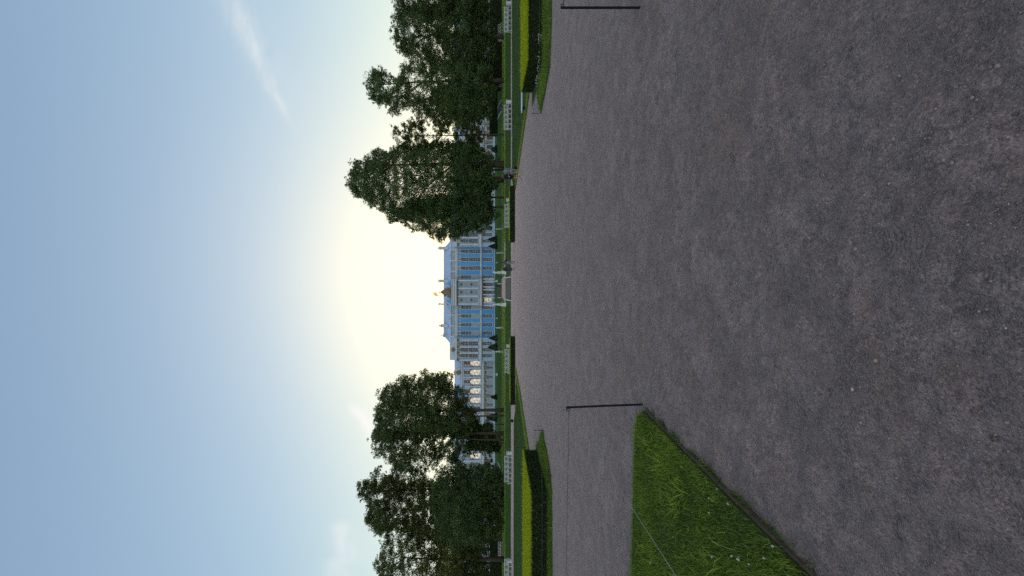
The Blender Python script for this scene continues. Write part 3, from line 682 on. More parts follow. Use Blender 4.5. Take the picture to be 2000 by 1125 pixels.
tree('small leafy young tree between two left trunks', 90, [(829,.12,0,.8)],
     [(918,832),(928,822),(950,824),(962,835),(960,846),(930,846)], 1700, M['linden'], .8, seed=11, rc=(.45,.8))
tree('tall tree with pale feathery top, left of the leaning tree', 84, [(955,.40,-.04,.9)],
     [(700,949),(720,934),(737,915),(748,926),(762,923),(778,928),(796,937),(824,930),(850,940),(880,960),(890,1000),(875,1045),(845,1058),(823,1052),(795,1037),(771,1041),(739,1044),(721,1024),(714,1000),(716,981),(704,962)], 15500, M['maple'], 1.15, seed=12, rc=(.65,1.2), bias=.36, sd=.18)
tree('broad low dark tree reaching the lawn on the left', 80, [(975,.35,0,.6)],
     [(846,934),(864,917),(876,905),(896,908),(926,912),(946,904),(972,908),(984,930),(985,1022),(970,1050),(940,1062),(900,1068),(864,1062),(850,1030),(838,985)], 16000, M['linden'], .5, seed=13)
tree('golden leaved tree cut by the frame, leftmost of all the trees', 82, [(1092,.5,.05,.8)],
     [(736,1124),(739,1082),(750,1061),(764,1048),(800,1040),(850,1046),(900,1050),(935,1070),(948,1120),(935,1200),(860,1230),(790,1210),(748,1170)], 14500, M['maple'], 1.2, seed=14, rc=(.7,1.3), bias=.42, sd=.2)
# darker trees standing back, beyond the first row
for i, (y, Y, pl, lab) in enumerate((
     (35, 122, [(860,20),(850,70),(870,120),(905,150),(950,150),(955,0),(955,-60),(900,-70),(870,-30)], 'dark background tree behind the right hedge wall'),
     (195, 124, [(850,170),(845,195),(860,232),(900,246),(945,240),(953,190),(945,150),(890,150)], 'dark background tree behind the narrow topped tree'),
     (1010, 122, [(860,960),(850,1010),(870,1060),(910,1080),(955,1075),(960,980),(940,935),(890,940)], 'dark background tree behind the broad low left tree'),
     (1100, 120, [(850,1090),(860,1050),(900,1040),(950,1045),(957,1130),(940,1190),(880,1190),(855,1140)], 'dark background tree behind the left hedge wall'))):
    tree(lab, Y, [(y,.4,0,.7)], pl, 8000, M['linden'], .4, seed=20+i, leaf=.45, rc=(1.2,2.0), bias=.3)

# ------------------------------------------------------------------ garden furniture
def make_bench(loc, rz, label, group='white lattice garden benches'):
    o = thing('garden_bench', loc, label, 'bench', group, rz); w_ = 2.2
    b = MB(); b.box(-w_,w_,-.50,.05,.44,.49); b.build('seat', M['white'], o)
    b = MB()
    for z in (.56,1.14): b.box(-w_+.08,w_-.08,.05,.11,z,z+.065)
    for k in range(6):
        x = -w_+.08 + k*(2*w_-.16-.07)/5; b.box(x,x+.07,.045,.115,.49,1.20)
    b.build('back_frame', M['white'], o)
    for k in range(5):                       # one lattice panel: ring, cross bars
        x = -w_+.08+.07 + k*(2*w_-.16-.07)/5; wd = (2*w_-.16-.07)/5 - .07; c = x + wd/2; b = MB()
        b.tube([(c+.17*math.cos(a), .08, .885+.17*math.sin(a)) for a in np.linspace(0,2*math.pi,17)], .022, 6)
        for q in (-1,1):
            b.box(c+q*.27-.016,c+q*.27+.016,.062,.098,.625,1.14); b.box(*sorted((c+q*.17,c+q*.385)),.064,.096,.87,.90); b.box(c-.016,c+.016,.064,.096,*sorted((.885+q*.17,.885+q*.255)))
            b.tube([(c-.12,.08,.885+q*.115),(c-.26,.08,.885+q*.24)],.014,5); b.tube([(c+.12,.08,.885+q*.115),(c+.26,.08,.885+q*.24)],.014,5)
        b.build('lattice_panel', M['white'], o)
    for k in range(6):
        x = -w_+.03 + k*(2*w_-.13)/5; b = MB(); b.box(x,x+.07,-.47,-.40,0,.44); b.box(x,x+.07,-.02,.05,0,.44); b.build('leg', M['white'], o)
    for q in (-1,1):
        b = MB(); x = q*(w_-.03); b.box(x-.035,x+.035,-.47,.05,.70,.75); b.box(x-.03,x+.03,-.47,-.41,.49,.70); b.build('armrest', M['white'], o)
    return o
def at(y, Y): return (px(y, Y), Y, gz(Y) + (.0 if Y > 60 else 0))
b0 = make_bench(at(916.5,63.6), 0, 'white lattice bench across the gravel strip behind the left hedge block')
for (y, Y, rz, sc, lab) in ((229,66.2,0,1,'white lattice bench on the right lawn edge before the slender leaning tree'), (38,66.0,0,1,'white lattice bench under the broad dark tree at far right'),
        (1118,63.8,0,1,'white lattice bench cut by the frame at far left'), (705,64.2,0,.92,'white lattice bench behind the low hedge left of the stairs'), (421.5,65.0,0,.92,'white lattice bench behind the low hedge right of the stairs'),
        (64,97,0,1,'white lattice bench on the terrace against the right hedge wall'), (1075,97,0,1,'white lattice bench on the terrace against the left hedge wall'),
        (168.5,103,R(62),1,'white lattice bench turned sideways by a thick trunk on the right'), (241.5,124,R(50),1,'small far white bench on the upper terrace behind the slender tree')):
    dup(b0, at(y,Y), rz, lab, scale=sc)
def make_bin(loc, label):
    o = thing('litter_bin', loc, label, 'bin', 'white litter bins beside benches')
    MB().frustum(0,0,.06,.74,.22,.25).frustum(0,0,0,.06,.26,.26).build('body', M['white'], o)
    MB().frustum(0,0,.743,.80,.33,.33).frustum(0,0,.803,.86,.27,.15).build('rim', M['white'], o); return o
n0 = make_bin(at(885,63.4), 'white tapered bin beside the bench behind the left hedge block')
for (y, Y, lab) in ((199.5,66,'white tapered bin beside the bench by the slender leaning tree'), (7,66,'white tapered bin at far right beside a white bench'), (1095.5,63.6,'white tapered bin at far left beside a white bench'),
        (675.5,64,'white tapered bin behind the low hedge left of the stairs'), (391,65,'white tapered bin behind the low hedge right of the stairs')):
    dup(n0, at(y,Y), None, lab)
# long low pale blue bench on the right lawn edge
o = thing('long_bench', (11.4,25.2,ZL), 'long low pale blue bench standing behind the right hedge block', 'bench', None, R(-4))
MB().box(0,5.6,-.22,.22,.29,.35).build('seat', M['bluewood'], o)
for x in (.25,2.8,5.35): MB().box(x-.05,x+.05,-.16,.16,0,.29).build('leg', M['steel'], o)
# dark litter on the gravel strip left
o = thing('rubbish_sack', (px(822,57),57,0), 'small black sack lying on the gravel strip beyond the left lawn', 'sack')
MB().blob((0,0,.16),(.26,.22,.2),0,.12,10,8).build('bag', M['steel'], o, True); MB().tube([(0,0,.33),(.03,0,.44)],[.05,.08],7).build('knot', M['steel'], o, True)

# stairs in the banks
def stairs(x, y0, y1, w_, n, label, treads=True, group='stone stairs in the grass banks'):
    z0, z1 = gz(y0), gz(y1)+.02
    o = thing('garden_stairs', (x, y0, z0), label, 'stairs', group); d = (y1-y0)/n; h = (z1-z0)/n
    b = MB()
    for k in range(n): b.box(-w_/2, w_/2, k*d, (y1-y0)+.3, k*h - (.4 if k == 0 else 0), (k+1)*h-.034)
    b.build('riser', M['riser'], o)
    b = MB()
    for k in range(n): b.box(-w_/2, w_/2, k*d-.03, (k+1)*d-.032 if k < n-1 else (y1-y0)+.35, (k+1)*h-.032, (k+1)*h+.010)
    b.build('tread', M['step'], o)
    for s_ in (-1,1):
        xa = s_*(w_/2+.10); b = MB()
        b.add([(xa-.09,-.15,-.3),(xa+.09,-.15,-.3),(xa+.09,(y1-y0)+.3,-.3),(xa-.09,(y1-y0)+.3,-.3),(xa-.09,-.15,.16),(xa+.09,-.15,.16),(xa+.09,(y1-y0)+.3,(z1-z0)+.12),(xa-.09,(y1-y0)+.3,(z1-z0)+.12)],
              [(0,3,2,1),(4,5,6,7),(0,1,5,4),(1,2,6,5),(2,3,7,6),(3,0,4,7)]); b.build('side_wall', M['marble'], o)
    return o
stairs(px(564,67), 67.0, 72.6, 3.85, 5, 'wide stone stairs with dark risers on the central axis, nearest')
stairs(px(568,112.5), 112.2, 116.8, 3.9, 7, 'stone stairs on the central axis, on the second bank')
stairs(px(208,112.5), 112.2, 116.8, 3.0, 7, 'stone side stairs in the right bank behind a white bench')
stairs(px(927,112.5), 112.2, 116.8, 3.0, 7, 'stone side stairs in the left bank by the broad low tree')
o = thing('palace_steps', (px(570,183),180,3.6), 'blue grey broad steps leading up to the palace portico', 'stairs')
for k in range(8): MB().box(-2.9,2.9,k*1.6,14.4,-.4+k*.235,-.165+k*.235-.003*k).build('step', M['bluestone'], o)

# ------------------------------------------------------------------ figures (people and statues)
def skinned(verts, edges, radii, sub=1, root=0):
    me = bpy.data.meshes.new('tmp'); me.from_pydata([tuple(v) for v in verts], edges, [])
    o = bpy.data.objects.new('tmp', me); COL.objects.link(o)
    sk_ = o.modifiers.new('s','SKIN'); sk_.use_smooth_shade = True
    for i, r in enumerate(radii):
        d = me.skin_vertices[0].data[i]; d.radius = (r, r) if not hasattr(r,'__len__') else r; d.use_root = (i == root)
    if sub: o.modifiers.new('u','SUBSURF').levels = sub; o.modifiers['u'].render_levels = sub
    dg = bpy.context.evaluated_depsgraph_get(); ev = o.evaluated_get(dg); res = bpy.data.meshes.new_from_object(ev)
    vs = [tuple(v.co) for v in res.vertices]; fs = [tuple(p.vertices) for p in res.polygons]
    bpy.data.objects.remove(o); bpy.data.meshes.remove(me); bpy.data.meshes.remove(res)
    return vs, fs
def chain(names, J): return [(names.index(a), names.index(b)) for a, b in J]
SK = mat('skin', (.24,.155,.115), .7)
def person(loc, rz, H, step, label, hair, haircol, top, tops, bottom, kind, shoes, arms=(0,0), sleeves=.5, group=None):
    """walking figure seen from behind, facing +y; step = stride half-length; kind: shorts / trousers / dress / tee"""
    o = thing('person', loc, label, 'person', group, rz); k = H/1.75
    J = {'pel':(0,0,.96),'sp':(0,-.01,1.14),'ch':(0,0,1.34),'nk0':(0,.0,1.47),'nk':(0,.02,1.53),'hd':(0,.035,1.63),'ht':(0,.03,1.72)}
    rd = {'pel':(.15,.11),'sp':(.125,.095),'ch':(.155,.105),'nk0':.07,'nk':.052,'hd':(.075,.092),'ht':(.055,.07)}
    E_ = [('pel','sp'),('sp','ch'),('ch','nk0'),('nk0','nk'),('nk','hd'),('hd','ht')]
    for s_, t in ((-1,'l'),(1,'r')):
        st = step*s_; sw = arms[0] if s_ < 0 else arms[1]
        J.update({t+'hip':(s_*.09,0,.90),t+'kn':(s_*.10,st*.55+.03,.50),t+'an':(s_*.10,st,.09),t+'to':(s_*.115,st+.16,.035),
                  t+'sh':(s_*.17,0,1.42),t+'el':(s_*.235,sw*.5-.03,1.14),t+'wr':(s_*.25,sw+.03,.90),t+'pa':(s_*.248,sw+.045,.83)})
        rd.update({t+'hip':.085,t+'kn':.058,t+'an':.040,t+'to':.032,t+'sh':.060,t+'el':.042,t+'wr':.028,t+'pa':(.022,.036)})
        E_ += [('pel',t+'hip'),(t+'hip',t+'kn'),(t+'kn',t+'an'),(t+'an',t+'to'),('ch',t+'sh'),(t+'sh',t+'el'),(t+'el',t+'wr'),(t+'wr',t+'pa')]
    nm = list(J); vs, fs = skinned([Vector(J[n_])*k for n_ in nm], chain(nm, E_), [tuple(q*k for q in rd[n_]) if isinstance(rd[n_],tuple) else rd[n_]*k for n_ in nm])
    b = MB(); b.add(vs, fs)
    for s_, t in ((-1,'l'),(1,'r')):             # fingers rooted inside the palm, thumb off its side
        pa = Vector(J[t+'pa'])
        for q, (dy, L) in enumerate(((-.026,.062),(-.009,.075),(.009,.07),(.026,.055))):
            p0 = pa + Vector((0,dy,-.02)); b.tube([p0*k, (p0+Vector((-s_*.006,.004,-L*.5)))*k, (p0+Vector((-s_*.026,.008,-L)))*k], [.0095*k,.0085*k,.006*k], 6)
        p0 = pa + Vector((0,.03,.03)); b.tube([p0*k, (p0+Vector((-s_*.012,.03,-.03)))*k, (p0+Vector((-s_*.022,.036,-.06)))*k], [.011*k,.010*k,.007*k], 6)
    for s_ in (-1,1): b.blob(Vector((s_*.078,.03,1.615))*k, (.012,.022,.032))
    b.tube([Vector((0,.12,1.645))*k, Vector((0,.145,1.605))*k], [.010,.017], 6)
    b.tube([Vector((-.025,.118,1.565))*k, Vector((.025,.118,1.565))*k], .008, 6)
    for s_ in (-1,1): b.blob(Vector((s_*.032,.117,1.64))*k, (.014,.008,.008))
    b.build('body', SK, o, True)
    # hair
    b = MB(); b.blob(Vector((0,.006,1.67))*k, (.106*k,.116*k,.105*k), 0, .03, 12, 8)
    if hair == 'long':
        b.tube([Vector((0,-.05,1.68))*k, Vector((0,-.10,1.55))*k, Vector((0,-.125,1.40))*k, Vector((0,-.13,1.28))*k], [.08*k,.09*k,.085*k,.04*k], 10)
    elif hair == 'mid': b.tube([Vector((0,-.04,1.68))*k, Vector((0,-.065,1.57))*k, Vector((0,-.075,1.50))*k], [.085*k,.092*k,.07*k], 10)
    b.build('hair', mat('hair', haircol, .6), o, True)
    # shirt / top, over the torso and upper arms
    def cloth(name, Jn, E2, grow, m):
        v2, f2 = skinned([Vector(Jn[a][0])*k for a in Jn], [(list(Jn).index(a), list(Jn).index(c)) for a, c in E2], [tuple((q+grow)*k for q in (Jn[a][1] if isinstance(Jn[a][1],tuple) else (Jn[a][1],)*2)) for a in Jn])
        return MB().add(v2, f2).build(name, m, o, True)
    lo = .82 if kind == 'tee' else .88
    Jt = {'a':((0,0,lo),(.165,.125)),'b':((0,-.01,1.14),(.14,.11)),'c':((0,0,1.34),(.165,.115)),'d':((0,.0,1.475),(.075,.07))}
    Et = [('a','b'),('b','c'),('c','d')]
    for s_, t in ((-1,'l'),(1,'r')):
        sw = arms[0] if s_ < 0 else arms[1]; sh, el, wr = Vector(J[t+'sh']), Vector(J[t+'el']), Vector(J[t+'wr'])
        Jt[t+'1'] = (tuple(sh), .068); Jt[t+'2'] = (tuple(sh.lerp(el, min(1, sleeves*1.3))), .060); Et += [('c',t+'1'),(t+'1',t+'2')]
        if sleeves > .8: Jt[t+'3'] = (tuple(el.lerp(wr,.95)), .042); Et.append((t+'2',t+'3'))
    cloth('top', Jt, Et, .014, top)
    if kind == 'dress':
        MB().lathe(0, 0, [(.16*k,1.08*k),(.17*k,.98*k),(.20*k,.75*k),(.24*k,.45*k),(.245*k,.36*k),(.22*k,.36*k)], 16, sy=.85).build('skirt', bottom, o, True)
    else:
        end = {'shorts':.72,'trousers':1.93,'tee':.55}[kind]
        Jb = {'p':((0,0,.97),(.155,.12))}; Eb = []
        for t in 'lr':
            hip, kn, an = Vector(J[t+'hip']), Vector(J[t+'kn']), Vector(J[t+'an'])
            Jb[t+'1'] = (tuple(hip), .098); Eb.append(('p',t+'1'))
            Jb[t+'2'] = (tuple(hip.lerp(kn, min(end,1))), .082 if end < 1 else .068); Eb.append((t+'1',t+'2'))
            if end > 1: Jb[t+'3'] = (tuple(kn.lerp(an, end-1)), .056); Eb.append((t+'2',t+'3'))
        cloth('trousers' if kind == 'trousers' else 'shorts', Jb, Eb, .012, bottom)
    for t in 'lr':
        an, to = Vector(J[t+'an']), Vector(J[t+'to'])
        v2, f2 = skinned([(an+Vector((0,-.03,-.03)))*k, (an+Vector((0,.05,-.045)))*k, (to+Vector((0,.03,.0)))*k], [(0,1),(1,2)], [.05*k,.045*k,.036*k])
        MB().add(v2, f2).build('shoe', shoes, o, True)
    return o
cl = lambda n_, c, r=.85: mat(n_, c, r)
YA = 32.0
person((px(334.5,32.2),32.2,0), R(-4), 1.70, .05, 'person in grey tee and pale blue shorts carrying a dark bag, seen from behind', 'short', (.02,.014,.01), cl('grey_tee',(.10,.125,.155)), 0, cl('blue_shorts',(.13,.185,.27)), 'shorts', cl('white_shoes',(.46,.47,.50)), (.02,.08), .5)
pb_ = person((px(345.5,31.7),31.7,0), R(6), 1.66, .10, 'person in long black shirt with bare calves and white trainers, seen from behind', 'mid', (.035,.020,.012), cl('black_shirt',(.010,.010,.012)), 0, cl('black_shorts',(.012,.012,.014)), 'tee', cl('white_trainers',(.46,.46,.50)), (.05,-.03), .6)
bgp = thing('backpack', (px(346,31.5),31.40,.88), 'large black backpack with a white print on the person in the black shirt', 'backpack')
MB().box(-.17,.17,-.10,.10,0,.50).blob((0,0,.50),(.17,.10,.10),0,0,12,8).build('pack', M['steel'], bgp)
MB().box(-.13,.13,-.135,-.101,.05,.26).build('pocket', M['steel'], bgp)
MB().box(-.055,-.01,-.142,-.136,.14,.19).box(.005,.05,-.142,-.136,.17,.22).build('print', cl('white_print',(.6,.6,.6)), bgp)
for s_ in (-1,1): MB().tube([(s_*.11,.10,.50),(s_*.12,.20,.57),(s_*.12,.31,.50),(s_*.13,.34,.32),(s_*.14,.22,.08),(s_*.13,.10,.04)], .018, 6).build('strap', M['steel'], bgp)
hb = thing('hand_bag', (px(327.5,32.3),32.29,.36), 'small dark bag hanging from the hand of the person in grey', 'bag')
MB().frustum(0,0,0,.24,.12,.10,.06,.05).build('pouch', M['steel'], hb); MB().tube([(-.07,0,.24),(-.03,0,.42),(.03,0,.42),(.07,0,.24)], .008, 6).build('handle', M['steel'], hb)
person((px(512.5,50.6),50.6,0), R(3), 1.76, .13, 'person with dark hair in mauve trousers and blue top, walking beside the dark dress', 'long', (.012,.010,.010), cl('blue_top',(.085,.095,.17)), 0, cl('mauve_trousers',(.16,.155,.21)), 'trousers', cl('dark_shoes',(.04,.035,.04)), (.08,.0), .95)
person((px(526,50.6),50.6,0), R(-3), 1.72, .07, 'person in black jacket and long dark navy skirt, walking beside mauve trousers', 'mid', (.11,.08,.055), cl('black_jacket',(.012,.012,.015)), 0, cl('navy_skirt',(.018,.022,.055)), 'dress', cl('black_shoes',(.02,.02,.02)), (-.04,.05), .95)
sb = thing('shoulder_bag', (px(509,50.6),50.50,.98), 'black shoulder bag with white strap on the person in mauve trousers', 'bag')
MB().frustum(0,0,0,.24,.15,.13,.06,.05).build('pouch', M['steel'], sb); MB().tube([(.08,0,.22),(.0,-.06,.40),(-.14,0,.55)], .012, 6).build('strap', M['white'], sb)
person((px(558.5,112.9),112.9,gz(112.9)+.05), R(180), 1.66, .05, 'person in dark clothes standing on the second axial stairs', 'mid', (.012,.01,.01), cl('dark_coat',(.012,.012,.014)), 0, cl('dark_trousers',(.02,.02,.022)), 'trousers', cl('dark_boots',(.02,.02,.02)), (0,0), .95)

# marble statues on pedestals
def statue(y, Y, Hp, Hs, wp, label, pm, mirror=1, pose=0):
    o = thing('garden_statue', (px(y,Y), Y, gz(Y)), label, 'statue', 'marble statues on pedestals along the terraces')
    MB().frustum(0,0,-.1,Hp*.10,wp*.62,wp*.62).frustum(0,0,Hp*.103,Hp*.16,wp*.56,wp*.5).frustum(0,0,Hp*.163,Hp*.86,wp*.44,wp*.44).frustum(0,0,Hp*.863,Hp*.93,wp*.48,wp*.58).frustum(0,0,Hp*.933,Hp,wp*.58,wp*.58).build('pedestal', pm, o)
    k = Hs/1.75; s_ = mirror
    J = {'base':(0,0,.02),'kn':(.03*s_,-.02,.48),'pel':(-.03*s_,0,.95),'ch':(.02*s_,-.01,1.32),'nk':(.03*s_,0,1.50),'hd':(.045*s_,-.02,1.62),'ht':(.05*s_,-.02,1.71),
         'rs':(.20*s_,0,1.42),'re':(.34*s_,-.08,1.24 if pose else 1.52),'rw':(.26*s_,-.20,1.05 if pose else 1.74),'ls':(-.16*s_,0,1.41),'le':(-.27*s_,.03,1.15),'lw':(-.18*s_,-.15,.98),
         'dr':(-.22*s_,.06,.62),'dr2':(-.24*s_,.06,.10),'fk':(.12*s_,-.12,.46),'ff':(.12*s_,-.10,.03)}
    Rd = {'base':.15,'kn':.13,'pel':(.17,.13),'ch':(.16,.12),'nk':.06,'hd':.085,'ht':.06,'rs':.065,'re':.05,'rw':.035,'ls':.065,'le':.055,'lw':.04,'dr':.09,'dr2':.10,'fk':.08,'ff':.06}
    E_ = [('pel','kn'),('kn','base'),('pel','ch'),('ch','nk'),('nk','hd'),('hd','ht'),('ch','rs'),('rs','re'),('re','rw'),('ch','ls'),('ls','le'),('le','lw'),('pel','dr'),('dr','dr2'),('pel','fk'),('fk','ff')]
    nm = list(J); vs, fs = skinned([Vector(J[a])*k + Vector((0,0,Hp)) for a in nm], chain(nm, E_), [tuple(q*k for q in Rd[a]) if isinstance(Rd[a],tuple) else Rd[a]*k for a in nm], 1, nm.index('pel'))
    MB().add(vs, fs).box(-.24*k,.24*k,-.2*k,.2*k,Hp,Hp+.06).build('figure', M['marble'], o, True)
for args in ((532,72.6,.85,1.72,.66,'large white statue on white pedestal right of the first stairs',M['marble'],1,0), (595,72.6,.85,1.70,.66,'large white statue on white pedestal left of the first stairs',M['marble'],-1,1),
    (447,90,.7,1.2,.46,'small white statue on grey pedestal before the right pavilion',M['greystone'],1,1), (494,90,.75,1.0,.44,'small white statue on grey pedestal, right of the strolling couple',M['greystone'],-1,0),
    (640,90,.72,1.2,.44,'small white statue on grey pedestal before the left blue bays',M['greystone'],1,0), (687,90,.75,1.25,.46,'small white statue on dark pedestal beside a yew cone',M['greystone'],-1,1),
    (549,121,.9,1.5,.7,'white statue at the head of the second stairs',M['marble'],1,1), (513,121,.5,.55,.4,'tiny white bust on the upper terrace right of the stairs',M['marble'],1,1), (622,121,.5,.6,.4,'tiny white bust on the upper terrace left of the stairs',M['marble'],-1,1),
    (731,122,.75,1.7,.75,'pale statue on a white pedestal before the lit left wing',M['marble'],1,0)):
    statue(*args)

# posts and cords round the lawns
def post(X, Y, z0, h, r, top_dx, label, ring=True, side=-1):
    o = thing('rope_post', (X, Y, z0), label, 'post', 'black rope posts along the lawns')
    MB().tube([(0,0,-.1),(top_dx*.5,0,h*.5),(top_dx,0,h)], r, 8).build('rod', M['steel'], o)
    if ring:
        MB().tube([(top_dx+side*(r+.014)+.014*math.cos(a), 0, h-.022+.018*math.sin(a)) for a in np.linspace(0,2*math.pi,13)], .0045 if r < .016 else .0055, 6).build('ring', M['steel'], o)
    return Vector((X + top_dx + side*(r+.014), Y, z0 + h - .03))
def cord(a, b, r, label, m, sag=.0):
    a, b = Vector(a), Vector(b); pts = [a.lerp(b, i/12) + Vector((0,0,-4*sag*(i/12)*(1-i/12))) for i in range(13)]
    tag(MB().tube(pts, r, 6).build('cord', m), label, 'cord')
pa = post(-1.335, 4.47, 0, .865, .0125, -.038, 'black leaning rope post at the corner of the near left lawn')
pc = post(-6.2, 4.72, .04, .86, .0165, 0, 'black rope post at the left end of the near lawn')
pd_ = post(-1.50, -2.0, .04, .84, .0165, 0, 'black rope post behind the camera on the near lawn edge')
cord(pa, pc, .0028, 'thin dark cord along the back edge of the near lawn', M['darkcord'], .0)
cord(pa, (-1.47, 1.55, .70), .0019, 'pale grey cord running from the near post over the grass', M['cord'], .0)
cord((-1.47, 1.55, .70), pd_, .0019, 'pale grey cord continuing to the post behind the camera', M['cord'], .0)
pe = post(3.256, 4.52, 0, .922, .0135, 0, 'black upright rope post at the corner of the near right lawn', True, 1)
cord(pe, (8.5,4.7,.92), .0028, 'thin dark cord along the back edge of the right lawn', M['darkcord'], .0)
cord(pe, (3.55,-2,.90), .0028, 'thin dark cord along the near edge of the right lawn', M['darkcord'], .0)
def vpost(y, vt, vb, r, label, h=None):
    Y = CAMH*F/(vb - HOR); hh = h or (vb - vt)*Y/F
    return post(px(y,Y), Y, 0, hh, r, 0, label, True, -1 if y > CX else 1)
l1 = vpost(840.5,1043,1061,.009,'short rope post at the tip of the left island lawn')
l2 = vpost(928,1062,1079,.009,'short rope post on the left grass strip before the hedge', .36)
l3 = post(-12, 12.45, 0, .36, .009, 0, 'short rope post at the frame edge before the left hedge')
cord(l1, l2, .004, 'thin cord along the left hedge block end', M['darkcord']); cord(l2, l3, .004, 'thin cord along the left hedge block front', M['darkcord'])
l4 = vpost(874,1009,1033,.010,'thin rope post on the left lawn border, nearest the hedge block')
l5 = vpost(805.5,1006,1022.5,.010,'thin rope post in the middle of the left lawn border')
l6 = vpost(756.5,1006,1016,.010,'thin rope post on the left lawn border, nearest the low hedge')
cord(l4, l5, .005, 'thin cord over the near part of the left lawn border', M['darkcord']); cord(l5, l6, .005, 'thin cord over the far part of the left lawn border', M['darkcord'])
r1 = vpost(222,1039.5,1057,.009,'short rope post at the tip of the right island lawn')
r2_ = vpost(132,1060,1075,.009,'short rope post among the white flowers on the right', .40)
r3_ = post(16, 12.5, 0, .40, .009, 0, 'short rope post at the frame edge before the right hedge', True, 1)
cord(r1, r2_, .004, 'thin cord along the right hedge block end', M['darkcord']); cord(r2_, r3_, .004, 'thin cord along the right hedge block front', M['darkcord'])
r4 = vpost(243,1006,1025.5,.010,'thin rope post on the right lawn border, nearest the hedge block')
r5 = vpost(318,1002,1013.5,.010,'thin rope post on the right lawn border near the person in grey')
cord(r4, r5, .005, 'thin cord over the right lawn border', M['darkcord'])

# ------------------------------------------------------------------ the palace
PY, SC = 200.0, 200.0/F
PX = px(570.7, PY)
def zf(v): return pz(v, PY)
PZ = 5.15
pal = thing('palace', (PX, PY, PZ), 'long blue and white baroque palace with golden ornaments and grey blue roofs', 'palace')
def Zp(v): return zf(v) - PZ
def part(mb, name, m, smooth=False): return mb.build(name, m, pal, smooth)
H0, Hs, Hc, He, Hr = 0.0, Zp(940), Zp(891.5), Zp(879.5), Zp(864)
a1, a2, aw = 88*SC, 133*SC, 600*SC            # centre block, pavilion, wing ends
part(MB().box(-a1,a1,0,14,-.6,Hc), 'wall', M['blue']); part(MB().box(-a1,a1,.26,14,Hc+.003,He-.3), 'attic_wall', M['roof'])
# centre block: base, string course, cornice, parapet
b = MB(); b.box(-a1,-26*SC,-.22,-.003,-.6,.55).box(26*SC,a1,-.22,-.003,-.6,.55)
for z0, z1, d in ((Hs-.25,Hs+.25,.35),(Hs+.253,Hs+.6,.18),(Hc-.9,Hc-.3,.30),(Hc-.297,Hc,.70)): b.box(-a1,a1,-d,-.003,z0,z1)
part(b, 'cornice', M['trim'])
b = MB(); b.box(-a1,a1,-.35,.25,Hc+.003,Hc+.5); b.box(-a1,a1,-.35,.25,He-.35,He)
k = 0; x = -a1+.3
while x < a1-.2:
    if k % 9 == 0: b.box(x-.35,x+.35,-.42,.32,Hc+.503,He-.353)
    else: b.frustum(x,-.05,Hc+.503,He-.353,.13,.10)
    x += .62; k += 1
part(b, 'balustrade', M['trim'])
# bands of white on the blue wall at the oval windows' foot
b = MB(); b.box(-a1,a1,-.10,-.004,Zp(899.5),Zp(898.2)); part(b, 'band', M['paleblue'])
# main roof, with concave hipped ends over the pavilions
def roof(x0r, x1r, x0e, x1e, y0, y1, ze, zr, name, curve=True):
    b = MB(); rows = []
    for t in np.linspace(0,1,7):
        q = t**.6 if curve else t; ins = t
        xa = x0e + (x0r-x0e)*(1-(1-ins)**1.0); xb = x1e + (x1r-x1e)*ins
        zz = ze + (zr-ze)*t**(1.35 if curve else 1); rows.append([(xa,y0+4.0*t,zz),(xb,y0+4.0*t,zz),(xb,y1-4.0*t,zz),(xa,y1-4.0*t,zz)])
    vs = [p for r in rows for p in r]; fs = []
    for i in range(6):
        for k in range(4): fs.append((i*4+k,i*4+(k+1)%4,(i+1)*4+(k+1)%4,(i+1)*4+k))
    fs.append(tuple(range(24,28))); b.add(vs, fs); return part(b, name, M['roof'])
rf = roof(-22.8, 22.8, -28.2, 28.2, .3, 14.5, He-.4, Hr, 'roof')
b = MB()
x = -27.5
while x < 27.6: b.tube([(x, .25+1.0, He+.1),(x*.86,4.2,Hr+.02)], .035, 4); x += .9
b.build('standing_seam', M['roof'], rf)
b = MB()
for x in np.arange(-22.6,22.7,.8): b.tube([(x,4.35,Hr-.05),(x,4.35,Hr+.28)], .03, 4)
b.tube([(-22.6,4.35,Hr+.28),(22.6,4.35,Hr+.28)], .03, 4); b.build('ridge_rail', M['gold'], rf)
for yq in (498,515,537,604,623,641):
    x = -(yq-570.7)*SC; d = MB().prism_y([(-.32,0),(.32,0),(.32,.55),(0,.95),(-.32,.55)], -.5, 1.2).build('dormer', M['roof'], rf); d.location = (x, 1.5, He+.35)
    MB().box(-.2,.2,-.54,-.503,.1,.5).build('dormer_opening', M['pane'], d) if False else None
for yq, vt, w_ in ((483.5,853,.75),(548.5,853,.72),(637,856,.75)):
    x = -(yq-570.7)*SC; c = MB().box(-w_,w_,-.7,.7,0,Zp(vt)-He-2.8).box(-w_-.15,w_+.15,-.85,.85,Zp(vt)-He-2.797,Zp(vt)-He-2.4).box(-w_*.55,w_*.55,-.45,.45,Zp(vt)-He-2.397,Zp(vt)-He-1.4).build('chimney', M['trim'], rf); c.location = (x, 2.6, He+1.4)
